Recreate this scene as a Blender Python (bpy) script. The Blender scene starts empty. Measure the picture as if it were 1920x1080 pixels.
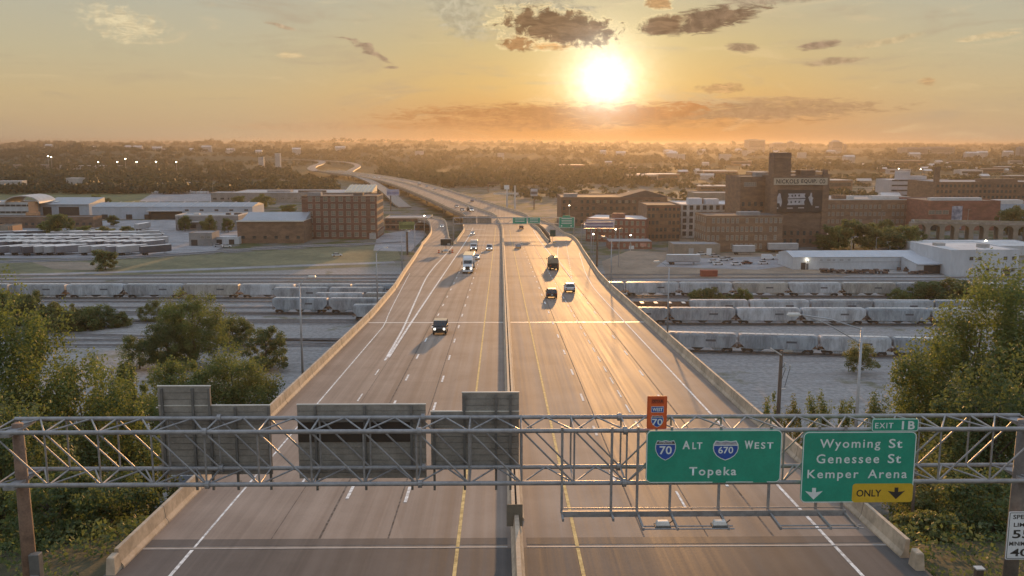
import bpy, bmesh, math, random
import numpy as np
from mathutils import Vector, Matrix, Euler
R = math.radians
scene = bpy.context.scene
col = scene.collection
random.seed(7)
rng = np.random.default_rng(7)

# ------------------------------------------------------------------ camera
FPX, CAMZ = 1700.0, 48.0
PITCH, YAW = R(8.93), R(-0.72)
cam_d = bpy.data.cameras.new('camera')
cam_d.sensor_width = 36.0
cam_d.lens = 36.0 * FPX / 1920.0
cam_d.clip_start, cam_d.clip_end = 0.5, 60000.0
cam = bpy.data.objects.new('camera', cam_d)
cam.location = (0, 0, CAMZ)
cam.rotation_euler = (R(90) - PITCH, 0, YAW)
col.objects.link(cam)
scene.camera = cam
CAMM = cam.rotation_euler.to_matrix()
def ray(px, py):
    return (CAMM @ Vector(((px - 960) / FPX, -(py - 540) / FPX, -1.0))).normalized()
def G(px, py, z=0.0):
    """surveyed point: where the sight line through a photo point meets the level z"""
    d = ray(px, py); t = (z - CAMZ) / d.z
    return Vector((d.x * t, d.y * t, z))
def AY(px, py, Y):
    d = ray(px, py); t = Y / d.y
    return Vector((d.x * t, Y, CAMZ + d.z * t))
def lin(r, g, b):
    f = lambda c: (c / 255 / 12.92) if c <= 10 else ((c / 255 + .055) / 1.055) ** 2.4
    return (f(r), f(g), f(b))

# ------------------------------------------------------------------ light
SUN_DIR = ray(1134, 150)
SUN_EL = math.asin(SUN_DIR.z); SUN_AZ = math.atan2(SUN_DIR.x, SUN_DIR.y)
sun_d = bpy.data.lights.new('sun', 'SUN')
sun_d.energy, sun_d.angle, sun_d.color = 4.2, R(0.9), (1.0, 0.52, 0.19)
sun = bpy.data.objects.new('sun', sun_d)
sun.rotation_euler = (-SUN_DIR).to_track_quat('-Z', 'Y').to_euler()
sun.location = (0, 0, 300)
col.objects.link(sun)

world = bpy.data.worlds.new('World'); scene.world = world
world.use_nodes = True
NT = world.node_tree; NT.nodes.clear()
class NG:
    """tiny node-graph helper"""
    def __init__(s, nt): s.nt = nt
    def n(s, t, **k):
        nd = s.nt.nodes.new(t)
        for a, b in k.items(): setattr(nd, a, b)
        return nd
    def put(s, sock, v):
        if isinstance(v, bpy.types.NodeSocket): s.nt.links.new(v, sock)
        elif v is not None:
            if sock.type == 'RGBA' and len(v) == 3: v = (*v, 1)
            sock.default_value = v
    def m(s, op, a, b=None, c=None, clamp=False):
        nd = s.n('ShaderNodeMath', operation=op, use_clamp=clamp)
        for i, v in enumerate((a, b, c)): s.put(nd.inputs[i], v)
        return nd.outputs[0]
    def vm(s, op, a, b=None):
        nd = s.n('ShaderNodeVectorMath', operation=op)
        s.put(nd.inputs[0], a); s.put(nd.inputs[1], b)
        return nd.outputs['Value'] if op in ('DOT_PRODUCT', 'LENGTH', 'DISTANCE') else nd.outputs[0]
    def mix(s, f, a, b, mode='MIX'):
        nd = s.n('ShaderNodeMix', data_type='RGBA', blend_type=mode)
        s.put(nd.inputs[0], f); s.put(nd.inputs[6], a); s.put(nd.inputs[7], b)
        return nd.outputs[2]
    def rng(s, v, a, b, c=0.0, d=1.0, kind='SMOOTHSTEP'):
        nd = s.n('ShaderNodeMapRange', interpolation_type=kind)
        for i, x in enumerate((v, a, b, c, d)): s.put(nd.inputs[i], x)
        return nd.outputs[0]
    def noise(s, vec, scale, detail=4, rough=.55, dist=0.0):
        nd = s.n('ShaderNodeTexNoise')
        s.put(nd.inputs['Vector'], vec); nd.inputs['Scale'].default_value = scale
        nd.inputs['Detail'].default_value = detail; nd.inputs['Roughness'].default_value = rough
        nd.inputs['Distortion'].default_value = dist
        return nd.outputs[0]
    def xyz(s, x, y, z):
        nd = s.n('ShaderNodeCombineXYZ')
        for i, v in enumerate((x, y, z)): s.put(nd.inputs[i], v)
        return nd.outputs[0]
    def sep(s, v):
        nd = s.n('ShaderNodeSeparateXYZ'); s.put(nd.inputs[0], v); return nd.outputs
    def ramp(s, f, stops):
        nd = s.n('ShaderNodeValToRGB'); e = nd.color_ramp.elements
        while len(e) < len(stops): e.new(0.5)
        for i, (p, c) in enumerate(stops): e[i].position = p; e[i].color = (*c, 1)
        s.put(nd.inputs[0], f); return nd.outputs[0]

def build_world():
    g = NG(NT)
    dirv = g.n('ShaderNodeTexCoord').outputs['Generated']
    dx, dy, dz = g.sep(dirv)
    DEG = 180 / math.pi
    el = g.m('MULTIPLY', g.m('ARCSINE', dz), DEG)
    az = g.m('MULTIPLY', g.m('ARCTAN2', dx, dy), DEG)
    sd = g.vm('DOT_PRODUCT', dirv, tuple(SUN_DIR))
    ang = g.m('MULTIPLY', g.m('ARCCOSINE', g.m('MINIMUM', sd, 0.999999)), DEG)
    # clear sky: warm at the horizon, grey-tan higher, cooler overhead
    e01 = g.m('DIVIDE', g.m('MAXIMUM', el, 0.0), 60.0, clamp=True)
    far = g.ramp(e01, [(0.0, lin(184, 164, 140)), (0.02, lin(194, 168, 132)), (0.05, lin(201, 178, 136)), (0.09, lin(194, 182, 149)), (0.145, lin(184, 181, 162)),
                       (0.30, lin(184, 193, 200)), (0.6, lin(190, 203, 219)), (1.0, lin(186, 201, 226))])
    near = g.ramp(e01, [(0.0, lin(212, 136, 62)), (0.025, lin(212, 146, 76)), (0.06, lin(218, 175, 102)), (0.10, lin(204, 179, 124)), (0.145, lin(190, 178, 146)),
                        (0.30, lin(184, 192, 196)), (0.6, lin(190, 203, 219)), (1.0, lin(186, 201, 226))])
    daz = g.m('ABSOLUTE', g.m('SUBTRACT', az, SUN_AZ * DEG))
    sky = g.mix(g.rng(daz, 1.0, 24.0), near, far)
    # physical sky adds its own blue overhead
    ns = g.n('ShaderNodeTexSky', sky_type='NISHITA', sun_disc=False)
    ns.sun_elevation, ns.sun_rotation, ns.altitude, ns.dust_density = SUN_EL, SUN_AZ, 250, 2.5
    # cloud deck painted by direction: soft streaks everywhere, a few heavy ones round the sun
    flat = g.xyz(g.m('MULTIPLY', az, 0.06), g.m('MULTIPLY', el, 0.33), 3.1)
    st = g.noise(flat, 2.2, 6, .6, .6)
    band = g.m('MULTIPLY', g.rng(st, .50, .74), g.m('MULTIPLY', g.rng(el, .3, 2.2), g.rng(el, 40.0, 14.0)))
    sky = g.mix(g.m('MULTIPLY', band, .55), sky, lin(176, 158, 134))
    hi = g.noise(g.xyz(g.m('MULTIPLY', az, 0.09), g.m('MULTIPLY', el, 0.42), 8.7), 2.0, 6, .62, 1.0)
    sky = g.mix(g.m('MULTIPLY', g.rng(hi, .56, .78), .30), sky, lin(232, 206, 160))
    fine = g.noise(g.xyz(az, g.m('MULTIPLY', el, 1.25), 0.0), 1.5, 6, .66, .5)
    warp = g.m('SUBTRACT', g.noise(g.xyz(g.m('MULTIPLY', az, .4), el, 7.0), 1.1, 4, .6, .4), .5)
    fine2 = g.noise(g.xyz(g.m('MULTIPLY', az, .42), g.m('MULTIPLY', el, 2.0), 4.0), 1.9, 6, .66, .8)
    glow = g.m('MULTIPLY', g.m('EXPONENT', g.m('MULTIPLY', g.m('POWER', g.m('DIVIDE', g.m('ADD', g.m('ADD', ang, .35), g.m('MULTIPLY', g.m('SUBTRACT', fine, .5), 1.3)), 1.72), 1.5), -1.0)), 2.0)
    halo = g.m('MULTIPLY', g.m('EXPONENT', g.m('DIVIDE', ang, -2.9)), 0.55)
    wide = g.m('MULTIPLY', g.m('EXPONENT', g.m('DIVIDE', ang, -7.5)), 0.10)
    def light(c, f): return g.vm('MULTIPLY', c, g.xyz(f, f, f))
    low = g.rng(el, .2, 3.2, .22, 1.0)
    wide = g.m('MULTIPLY', wide, low); halo = g.m('MULTIPLY', halo, low)
    sky = g.mix(1.0, sky, light((1, .74, .34), wide), 'ADD')
    sky = g.mix(1.0, sky, light((1, .86, .48), halo), 'ADD')
    def cloud(px, py, rx, ry, rot=0.0, tone=(126, 104, 84), amt=.92, rough=.55, soft=.35, src=None, rim=0.0):
        nonlocal sky
        d = ray(px, py); ce = math.asin(d.z) * DEG; ca = math.atan2(d.x, d.y) * DEG
        k = DEG / FPX; rx *= k; ry *= k
        c, s_ = math.cos(R(rot)), math.sin(R(rot))
        u = g.m('ADD', g.m('SUBTRACT', az, ca), g.m('MULTIPLY', warp, rx * .9)); v = g.m('ADD', g.m('SUBTRACT', el, ce), g.m('MULTIPLY', warp, ry * 1.5))
        a = g.m('DIVIDE', g.m('ADD', g.m('MULTIPLY', u, c), g.m('MULTIPLY', v, s_)), rx)
        b = g.m('DIVIDE', g.m('SUBTRACT', g.m('MULTIPLY', v, c), g.m('MULTIPLY', u, s_)), ry)
        r2 = g.m('ADD', g.m('MULTIPLY', a, a), g.m('MULTIPLY', b, b))
        nz = src if src is not None else fine
        if src is fine2: rough = min(1.0, rough * 1.6)
        val = g.m('ADD', g.m('SUBTRACT', 1.0, r2), g.m('MULTIPLY', g.m('SUBTRACT', nz, .5), 2.0 * rough * 2))
        mask = g.rng(val, -.10 - soft * .35, 0.10 + soft * 1.1)
        if rim:
            edge = g.m('MULTIPLY', g.m('MULTIPLY', g.rng(val, -.55, .0), g.rng(fine2, .35, .62)), rim)
            sky = g.mix(edge, sky, lin(255, 232, 176))
        t2 = lin(*[min(255, c * (1.05 if py > 180 else 1.2) + 6) for c in tone])
        sky = g.mix(g.m('MULTIPLY', mask, amt), sky, g.mix(g.rng(fine2 if src is not fine2 else fine, .36, .66), lin(*tone), t2))
    # broad bars near the horizon under the sun
    cloud(1120, 218, 380, 24, 0, (178, 124, 76), .85, .9, .8, fine2)
    cloud(1420, 208, 220, 18, 1, (164, 130, 96), .85, .9, .7, fine2)
    cloud(1240, 208, 110, 17, 3, (192, 130, 74), .8, .7, .6, fine2)
    cloud(880, 236, 260, 9, 0, (186, 132, 84), .6, .5, .9, fine2)
    cloud(560, 238, 130, 8, 0, (186, 150, 116), .5, .5, .9, fine2)
    cloud(1350, 166, 46, 9, 0, (180, 140, 96), .75, .8, .6, fine)
    cloud(1470, 188, 90, 6, -2, (180, 144, 104), .7, .6, .7, fine2)
    # bright cumulus scraps on the left, thin lenses elsewhere
    cloud(228, 44, 66, 26, -14, (212, 190, 150), .6, 1.1, 1.1, fine)
    cloud(545, 103, 26, 6, 0, (214, 182, 136), .55, .9, 1.0, fine)
    cloud(690, 95, 50, 7, -24, (150, 126, 104), .85, .5, .7, fine2)
    cloud(735, 126, 16, 3, 0, (150, 126, 104), .8, .4, .7, fine2)
    cloud(525, 49, 30, 4, -14, (170, 146, 118), .8, .5, .7, fine2)
    cloud(1392, 89, 28, 8, -8, (140, 116, 92), .9, .4, .6, fine2)
    cloud(1535, 85, 36, 8, 6, (146, 122, 100), .9, .4, .6, fine2)
    cloud(1560, 115, 52, 7, 2, (158, 134, 106), .85, .5, .7, fine2)
    cloud(1660, 78, 60, 6, 10, (190, 166, 126), .5, .6, 1.0, fine2)
    cloud(1738, 154, 16, 8, 0, (188, 152, 108), .8, .8, .8, fine)
    cloud(1860, 66, 60, 6, 6, (206, 180, 136), .5, .7, 1.0, fine2)
    # heavy backlit clouds beside the sun
    cloud(860, 18, 80, 34, -34, (166, 158, 136), .7, .5, 1.0, fine2)
    cloud(1020, 10, 90, 20, -6, (160, 150, 130), .7, .6, .9, fine2)
    cloud(1235, 5, 26, 12, 0, (170, 128, 84), .85, .9, .5, fine, .7)
    cloud(985, 78, 46, 17, 4, (150, 108, 68), .9, .9, .5, fine, .8)
    cloud(1050, 82, 50, 12, 4, (196, 138, 72), .8, .9, .7, fine, .8)
    cloud(1048, 50, 104, 32, -9, (112, 86, 62), .96, .75, .35, fine, .85)
    cloud(1318, 38, 112, 20, 9, (116, 94, 74), .97, .45, .35, fine2)
    cloud(1240, 47, 42, 18, 8, (120, 94, 70), .96, .6, .4, fine, .5)
    cloud(1440, 0, 90, 9, 0, (150, 132, 110), .8, .5, .8, fine2)
    sky = g.mix(1.0, sky, light((1, .95, .82), glow), 'ADD')
    sky = light(sky, g.rng(el, 7.0, 30.0, .85, 1.0))
    nish = g.vm('MULTIPLY', ns.outputs[0], (.05, .05, .05))
    sky = g.mix(g.rng(el, 8.0, 45.0, 0.0, .5), sky, g.mix(1.0, light(sky, .8), nish, 'ADD'))
    bg = g.n('ShaderNodeBackground'); g.put(bg.inputs[0], sky); bg.inputs[1].default_value = SKY_STRENGTH
    out = g.n('ShaderNodeOutputWorld'); NT.links.new(bg.outputs[0], out.inputs[0])
SKY_STRENGTH = 1.0
world.cycles.sampling_method = 'MANUAL'
world.cycles.sample_map_resolution = 512
build_world()
scene.view_settings.view_transform = 'Standard'
scene.view_settings.look = 'None'
scene.view_settings.exposure = 0.24
scene.view_settings.gamma = 1.0
scene.view_settings.use_curve_mapping = False
scene.cycles.use_denoising = True
scene.cycles.max_bounces = 4
scene.cycles.diffuse_bounces = 2
scene.cycles.glossy_bounces = 2
scene.cycles.transmission_bounces = 3
scene.cycles.volume_bounces = 0
scene.cycles.sample_clamp_indirect = 4.0
scene.cycles.use_light_tree = True

# ------------------------------------------------------------------ materials
MATS = {}
def M(name, c, rough=.8, var=.14, scale=.6, metal=0.0, bump=0.0, stretch=(1, 1, 1), c2=None, spec=.5, emit=None, coat=0.0, trans=0.0):
    if name in MATS: return MATS[name]
    m = bpy.data.materials.new(name); m.use_nodes = True
    g = NG(m.node_tree); b = m.node_tree.nodes['Principled BSDF']
    pos = g.vm('MULTIPLY', g.n('ShaderNodeNewGeometry').outputs['Position'], tuple(stretch))
    n1 = g.noise(pos, scale, 5, .6); n2 = g.noise(pos, scale * 7.3, 3, .6)
    f = g.m('ADD', g.m('MULTIPLY', n1, .65), g.m('MULTIPLY', n2, .35))
    lo = tuple(x * (1 - var * 1.8) for x in c) if c2 is None else c2
    hi = tuple(min(1, x * (1 + var * 1.8)) for x in c)
    g.put(b.inputs['Base Color'], g.mix(g.rng(f, .34, .66), lo, hi))
    g.put(b.inputs['Roughness'], g.rng(f, .3, .7, max(.02, rough - .08), min(1, rough + .08)))
    b.inputs['Metallic'].default_value = metal
    b.inputs['Specular IOR Level'].default_value = spec
    if coat: b.inputs['Coat Weight'].default_value = coat
    if bump:
        bn = g.n('ShaderNodeBump'); bn.inputs['Strength'].default_value = bump; bn.inputs['Distance'].default_value = .05
        g.put(bn.inputs['Height'], n2); g.put(b.inputs['Normal'], bn.outputs[0])
    if emit:
        b.inputs['Emission Color'].default_value = (*emit[0], 1); b.inputs['Emission Strength'].default_value = emit[1]
    MATS[name] = m
    return m

def leaf_mat(name, c, c2, tr):
    if name in MATS: return MATS[name]
    m = bpy.data.materials.new(name); m.use_nodes = True
    nt = m.node_tree; g = NG(nt); b = nt.nodes['Principled BSDF']; out = nt.nodes['Material Output']
    pos = g.n('ShaderNodeNewGeometry').outputs['Position']
    f = g.noise(pos, .35, 4, .65); f2 = g.noise(pos, 3.1, 2, .6)
    mixf = g.rng(g.m('ADD', g.m('MULTIPLY', f, .6), g.m('MULTIPLY', f2, .4)), .35, .65)
    g.put(b.inputs['Base Color'], g.mix(mixf, c, c2))
    b.inputs['Roughness'].default_value = .6; b.inputs['Specular IOR Level'].default_value = .25
    t = g.n('ShaderNodeBsdfTranslucent'); g.put(t.inputs[0], g.mix(mixf, tr, tuple(x * 1.25 for x in tr)))
    mx = g.n('ShaderNodeMixShader'); mx.inputs[0].default_value = .42
    nt.links.new(b.outputs[0], mx.inputs[1]); nt.links.new(t.outputs[0], mx.inputs[2]); nt.links.new(mx.outputs[0], out.inputs[0])
    MATS[name] = m
    return m

# ------------------------------------------------------------------ mesh helpers
def tag(o, label=None, cat=None, group=None, kind=None):
    if label: o['label'] = label
    if cat: o['category'] = cat
    if group: o['group'] = group
    if kind: o['kind'] = kind
    return o
def empty(name, loc=(0, 0, 0), rz=0.0, label=None, cat=None, group=None):
    o = bpy.data.objects.new(name, None); o.location = loc; o.rotation_euler = (0, 0, rz)
    o.empty_display_size = .3
    col.objects.link(o); return tag(o, label, cat, group)
def link(name, me, parent=None, loc=(0, 0, 0), rot=(0, 0, 0), sc=(1, 1, 1)):
    o = bpy.data.objects.new(name, me); o.location = loc; o.rotation_euler = rot; o.scale = sc
    col.objects.link(o); o.parent = parent; return o
def copy_tree(o, parent=None):
    c = o.copy(); col.objects.link(c); c.parent = parent
    for ch in KIDS(o): copy_tree(ch, c)
    return c
def KIDS(o): return list(o.children)

class MB:
    def __init__(s): s.v = []; s.f = []; s.mi = []
    def add(s, vs, fs, mi=0):
        k = len(s.v); s.v += [tuple(v) for v in vs]; s.f += [tuple(i + k for i in f) for f in fs]; s.mi += [mi] * len(fs); return s
    def box(s, c, d, mi=0, rz=0.0, rx=0.0, ry=0.0, taper=None):
        hx, hy, hz = d[0] / 2, d[1] / 2, d[2] / 2
        t = taper or (1, 1)
        P = [(-hx, -hy, -hz), (hx, -hy, -hz), (hx, hy, -hz), (-hx, hy, -hz),
             (-hx * t[0], -hy * t[1], hz), (hx * t[0], -hy * t[1], hz), (hx * t[0], hy * t[1], hz), (-hx * t[0], hy * t[1], hz)]
        if rz or rx or ry:
            m = Euler((rx, ry, rz)).to_matrix(); P = [m @ Vector(p) for p in P]
        P = [(p[0] + c[0], p[1] + c[1], p[2] + c[2]) for p in P]
        return s.add(P, [(0, 3, 2, 1), (4, 5, 6, 7), (0, 1, 5, 4), (1, 2, 6, 5), (2, 3, 7, 6), (3, 0, 4, 7)], mi)
    def tube(s, p0, p1, r0, r1=None, n=8, mi=0, caps=True):
        p0, p1 = Vector(p0), Vector(p1); r1 = r0 if r1 is None else r1
        d = (p1 - p0)
        if d.length < 1e-6: return s
        q = d.to_track_quat('Z', 'Y'); vs = []
        for p, r in ((p0, r0), (p1, r1)):
            for i in range(n):
                a = 2 * math.pi * i / n
                vs.append(p + q @ Vector((r * math.cos(a), r * math.sin(a), 0)))
        fs = [(i, (i + 1) % n, n + (i + 1) % n, n + i) for i in range(n)]
        if caps: fs += [tuple(range(n - 1, -1, -1)), tuple(range(n, 2 * n))]
        return s.add(vs, fs, mi)
    def prism(s, poly, axis, a, b, mi=0):
        """poly 2-D points; axis 'x','y','z' extruded from a to b"""
        mk = {'x': lambda p, t: (t, p[0], p[1]), 'y': lambda p, t: (p[0], t, p[1]), 'z': lambda p, t: (p[0], p[1], t)}[axis]
        n = len(poly)
        vs = [mk(p, a) for p in poly] + [mk(p, b) for p in poly]
        fs = [tuple(range(n)), tuple(range(2 * n - 1, n - 1, -1))] + [(i, n + i, n + (i + 1) % n, (i + 1) % n) for i in range(n)]
        return s.add(vs, fs, mi)
    def mesh(s, name, mats, smooth=False, bevel=0.0):
        me = bpy.data.meshes.new(name); me.from_pydata(s.v, [], s.f)
        if not isinstance(mats, (list, tuple)): mats = [mats]
        for m in mats: me.materials.append(m)
        if len(mats) > 1: me.polygons.foreach_set('material_index', s.mi)
        bm = bmesh.new(); bm.from_mesh(me)
        bmesh.ops.recalc_face_normals(bm, faces=bm.faces)
        if bevel: bmesh.ops.bevel(bm, geom=list(bm.edges), offset=bevel, segments=1, affect='EDGES', clamp_overlap=True)
        bm.to_mesh(me); bm.free()
        if smooth: me.polygons.foreach_set('use_smooth', [True] * len(me.polygons))
        me.update(); return me
    def build(s, name, mats, parent=None, smooth=False, bevel=0.0, **k):
        return link(name, s.mesh(name, mats, smooth, bevel), parent, **k)

def interp(tab, x):
    xs = [t[0] for t in tab]; ys = [t[1] for t in tab]
    return float(np.interp(x, xs, ys))
def catmull(pts, n=6):
    P = [Vector(p) for p in pts]; out = []
    for i in range(len(P) - 1):
        p0, p1, p2, p3 = P[max(i - 1, 0)], P[i], P[i + 1], P[min(i + 2, len(P) - 1)]
        for k in range(n):
            t = k / n
            out.append(.5 * ((2 * p1) + (p2 - p0) * t + (2 * p0 - 5 * p1 + 4 * p2 - p3) * t * t + (3 * p1 - p0 - 3 * p2 + p3) * t ** 3))
    out.append(P[-1]); return out
def normals2(pts):
    out = []
    for i in range(len(pts)):
        d = pts[min(i + 1, len(pts) - 1)] - pts[max(i - 1, 0)]
        n = Vector((d.y, -d.x, 0)); out.append(n.normalized())     # to the right of travel
    return out
def ribbon(name, L, Rr, mat, thick=0.0, parent=None, lift=0.0):
    mb = MB(); n = len(L)
    vs = [(p.x, p.y, p.z + lift) for p in L] + [(p.x, p.y, p.z + lift) for p in Rr]
    fs = [(i, i + 1, n + i + 1, n + i) for i in range(n - 1)]
    if thick:
        vs += [(p.x, p.y, p.z + lift - thick) for p in L] + [(p.x, p.y, p.z + lift - thick) for p in Rr]
        for i in range(n - 1):
            fs += [(2 * n + i, 3 * n + i, 3 * n + i + 1, 2 * n + i + 1), (i, 2 * n + i, 2 * n + i + 1, i + 1), (n + i, n + i + 1, 3 * n + i + 1, 3 * n + i)]
        fs += [(0, n, 3 * n, 2 * n), (n - 1, 3 * n - 1, 4 * n - 1, 2 * n - 1)]
    mb.add(vs, fs)
    o = mb.build(name, mat, parent)
    return o
def strip_along(pts, w, lift=0.0):
    nn = normals2(pts)
    return [p - n * w / 2 + Vector((0, 0, lift)) for p, n in zip(pts, nn)], [p + n * w / 2 + Vector((0, 0, lift)) for p, n in zip(pts, nn)]
def sweep(pts, profile, closed_profile=True):
    """profile: (offset to right, height) list"""
    mb = MB(); nn = normals2(pts); k = len(profile)
    vs = []
    for p, n in zip(pts, nn):
        for (o, h) in profile: vs.append((p.x + n.x * o, p.y + n.y * o, p.z + h))
    fs = []
    for i in range(len(pts) - 1):
        for j in range(k):
            a, b = i * k + j, i * k + (j + 1) % k
            fs.append((a, b, b + k, a + k))
    fs += [tuple(range(k)), tuple(range((len(pts) - 1) * k + k - 1, (len(pts) - 1) * k - 1, -1))]
    return mb.add(vs, fs)
# ------------------------------------------------------------------ terrain
def sstep(a, b, x):
    t = min(1, max(0, (x - a) / (b - a))); return t * t * (3 - 2 * t)
def wob(x, y):
    return math.sin(x * .0021 + 1.3) * math.cos(y * .0017 - .4) + .5 * math.sin(x * .0057 + y * .0031) + .3 * math.cos(x * .011 - y * .0049)
def deck_plane(Y): return CAMZ - 19.98 - 0.0475 * Y
def deckz(Y):
    if Y <= 345: return deck_plane(Y)
    t = min(Y, 490) - 345
    return deck_plane(345) - .0475 * t + .0475 * t * t / 290
def D(px, py):
    d = ray(px, py); t = (-19.98) / (d.z + .0475 * d.y)
    return Vector((d.x * t, d.y * t, CAMZ + d.z * t))
def hgt(x, y):
    z = 0.0
    if y < 112:
        side = min(1, max(0, (abs(x) - 21) / 30))
        top = deck_plane(y) - .45 - side * 3.0 if y < 46 else deck_plane(46) - .45 - side * 3.0
        z = top * (1 - sstep(44, 108, y)) + .5 * math.sin(x * .31) * math.cos(y * .27) * sstep(46, 60, y) * (1 - sstep(85, 110, y))
    if y > 1500:
        left = 1 - sstep(.50, .60, -x / y)
        z += (27 + 9 * wob(x, y)) * sstep(1900, 3000, y) * left * (.45 + .55 * (1 - sstep(-.05, .25, x / y)))
        z += (30 + 7 * wob(x * .6, y * .6)) * sstep(3600, 6200, y) * (1 - .55 * (1 - left))
        if y > 9000: z -= sstep(9000, 16000, y) * 30
    return z
xs = [0.0]
stp = 6.0
while xs[-1] < 16000:
    xs.append(xs[-1] + stp); stp *= 1.055 if xs[-1] > 60 else 1
xs = [-x for x in xs[:0:-1]] + xs
ys = [-120, -60, 0, 20, 34]; y = 40.0; stp = 5.0
while y < 30000:
    ys.append(y); y += stp
    if y > 130: stp *= 1.045
mb = MB()
mb.v = [(x, y, hgt(x, y)) for y in ys for x in xs]
nx = len(xs)
mb.f = [(j * nx + i, j * nx + i + 1, (j + 1) * nx + i + 1, (j + 1) * nx + i) for j in range(len(ys) - 1) for i in range(nx - 1)]
mb.mi = [0] * len(mb.f)

def ground_material():
    m = bpy.data.materials.new('ground'); m.use_nodes = True
    g = NG(m.node_tree); b = m.node_tree.nodes['Principled BSDF']
    pos = g.n('ShaderNodeNewGeometry').outputs['Position']
    px, py, pz = g.sep(pos)
    big = g.noise(pos, .012, 5, .6); mid = g.noise(pos, .07, 5, .6); fin = g.noise(pos, .9, 4, .65)
    strk = g.noise(g.vm('MULTIPLY', pos, (.02, .35, 0)), 1.0, 5, .6)
    gravel = g.mix(g.rng(fin, .3, .7), (.25, .238, .226), (.385, .368, .35))
    gravel = g.mix(g.m('MULTIPLY', g.rng(strk, .46, .72), .55), gravel, (.20, .185, .175))
    dirt = g.mix(fin, (.20, .165, .125), (.31, .26, .20))
    grass = g.mix(g.rng(mid, .35, .65), (.075, .085, .035), (.13, .125, .055))
    yard = g.mix(g.rng(big, .57, .70), gravel, dirt)
    yard = g.mix(g.m('MULTIPLY', g.rng(mid, .58, .70), .75), yard, grass)
    city = g.mix(g.rng(mid, .42, .58), grass, (.15, .145, .14))
    city = g.mix(g.rng(big, .55, .66), city, dirt)
    woods = g.mix(g.rng(mid, .3, .7), (.032, .042, .026), (.06, .07, .04))
    c = g.mix(g.rng(py, 108.0, 122.0), g.mix(fin, (.05, .05, .025), (.12, .10, .06)), yard)
    c = g.mix(g.rng(py, 330.0, 400.0), c, city)
    c = g.mix(g.rng(py, 1000.0, 1500.0), c, woods)
    g.put(b.inputs['Base Color'], c)
    b.inputs['Roughness'].default_value = .95; b.inputs['Specular IOR Level'].default_value = .15
    bn = g.n('ShaderNodeBump'); bn.inputs['Strength'].default_value = .5; bn.inputs['Distance'].default_value = .3
    g.put(bn.inputs['Height'], fin); g.put(b.inputs['Normal'], bn.outputs[0])
    return m
ground = mb.build('ground', ground_material(), smooth=True); tag(ground, 'gravel rail yard, town flats and wooded hills reaching the horizon', None, kind='structure')
del ground['label']

# ------------------------------------------------------------------ elevated highway
def deck_material(name, c1, c2, r0, r1):
    m = bpy.data.materials.new(name); m.use_nodes = True
    g = NG(m.node_tree); b = m.node_tree.nodes['Principled BSDF']
    pos = g.n('ShaderNodeNewGeometry').outputs['Position']
    px, py, pz = g.sep(pos)
    streak = g.noise(g.vm('MULTIPLY', pos, (.9, .012, 0)), 1.0, 4, .6, .15)
    thin = g.noise(g.vm('MULTIPLY', pos, (3.6, .03, 0)), 1.0, 3, .6)
    blot = g.noise(pos, .16, 5, .65); grain = g.noise(pos, 5.0, 3, .7)
    # wheel tracks: two per 3.7 m lane
    ph = g.m('SINE', g.m('MULTIPLY', px, 2 * math.pi / 1.84))
    wheel = g.m('MULTIPLY', g.rng(ph, .1, 1.0), .16)
    f = g.m('ADD', g.m('ADD', g.m('MULTIPLY', streak, .45), g.m('MULTIPLY', blot, .35)), g.m('MULTIPLY', thin, .2))
    c = g.mix(g.rng(f, .36, .64), c1, c2)
    c = g.mix(g.m('MULTIPLY', g.m('MULTIPLY', g.rng(px, 7.2, 9.0), g.rng(px, 18.5, 15.5)), .22), c, (.12, .085, .06))
    c = g.mix(wheel, c, tuple(x * .45 for x in c1))
    c = g.mix(g.m('MULTIPLY', g.rng(grain, .55, .8), .25), c, tuple(x * .5 for x in c1))
    # repaired rectangles between joints
    vor = g.n('ShaderNodeTexVoronoi', feature='F1', distance='CHEBYCHEV'); vor.inputs['Scale'].default_value = 1.0
    g.put(vor.inputs['Vector'], g.vm('MULTIPLY', pos, (.13, .028, 0)))
    cs = g.sep(vor.outputs['Color'])[0]
    c = g.mix(g.m('MULTIPLY', g.rng(cs, .80, .82), .16), c, tuple(x * .62 for x in c1))
    g.put(b.inputs['Base Color'], c)
    rg = g.rng(g.m('ADD', g.m('MULTIPLY', streak, .5), g.m('MULTIPLY', thin, .5)), .30, .70, r0 + .05, r1 - .04)
    worn = g.m('MULTIPLY', g.rng(px, 7.2, 9.0), g.rng(px, 18.5, 15.5))       # the two lanes polished by lorries
    g.put(b.inputs['Roughness'], g.m('SUBTRACT', rg, g.m('MULTIPLY', worn, .085)))
    b.inputs['Specular IOR Level'].default_value = .07
    bn = g.n('ShaderNodeBump'); bn.inputs['Strength'].default_value = .25; bn.inputs['Distance'].default_value = .02
    g.put(bn.inputs['Height'], grain); g.put(b.inputs['Normal'], bn.outputs[0])
    return m
M_DECK = deck_material('deck_concrete', (.225, .18, .148), (.35, .285, .235), .66, .86)
M_APPR = deck_material('approach_asphalt', (.10, .092, .086), (.17, .15, .135), .62, .85)
M_CONC = M('barrier_concrete', (.46, .365, .265), .8, .16, .35, bump=.2)
M_CONCD = M('pier_concrete', (.30, .27, .24), .85, .16, .4, bump=.2)
M_WHITE = M('road_paint_white', (.72, .70, .66), .8, .25, 2.2, spec=.15)
M_YEL = M('road_paint_yellow', (.58, .42, .18), .8, .25, 2.2, spec=.15)
M_SEAL = M('joint_sealant', (.15, .128, .11), .95, .3, 2.0, spec=.05)
M_JBRIGHT = M('joint_steel_polished', (.66, .61, .54), .55, .12, 1.5)
M_JSTEEL = M('joint_steel', (.42, .39, .35), .7, .12, 1.5)

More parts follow.
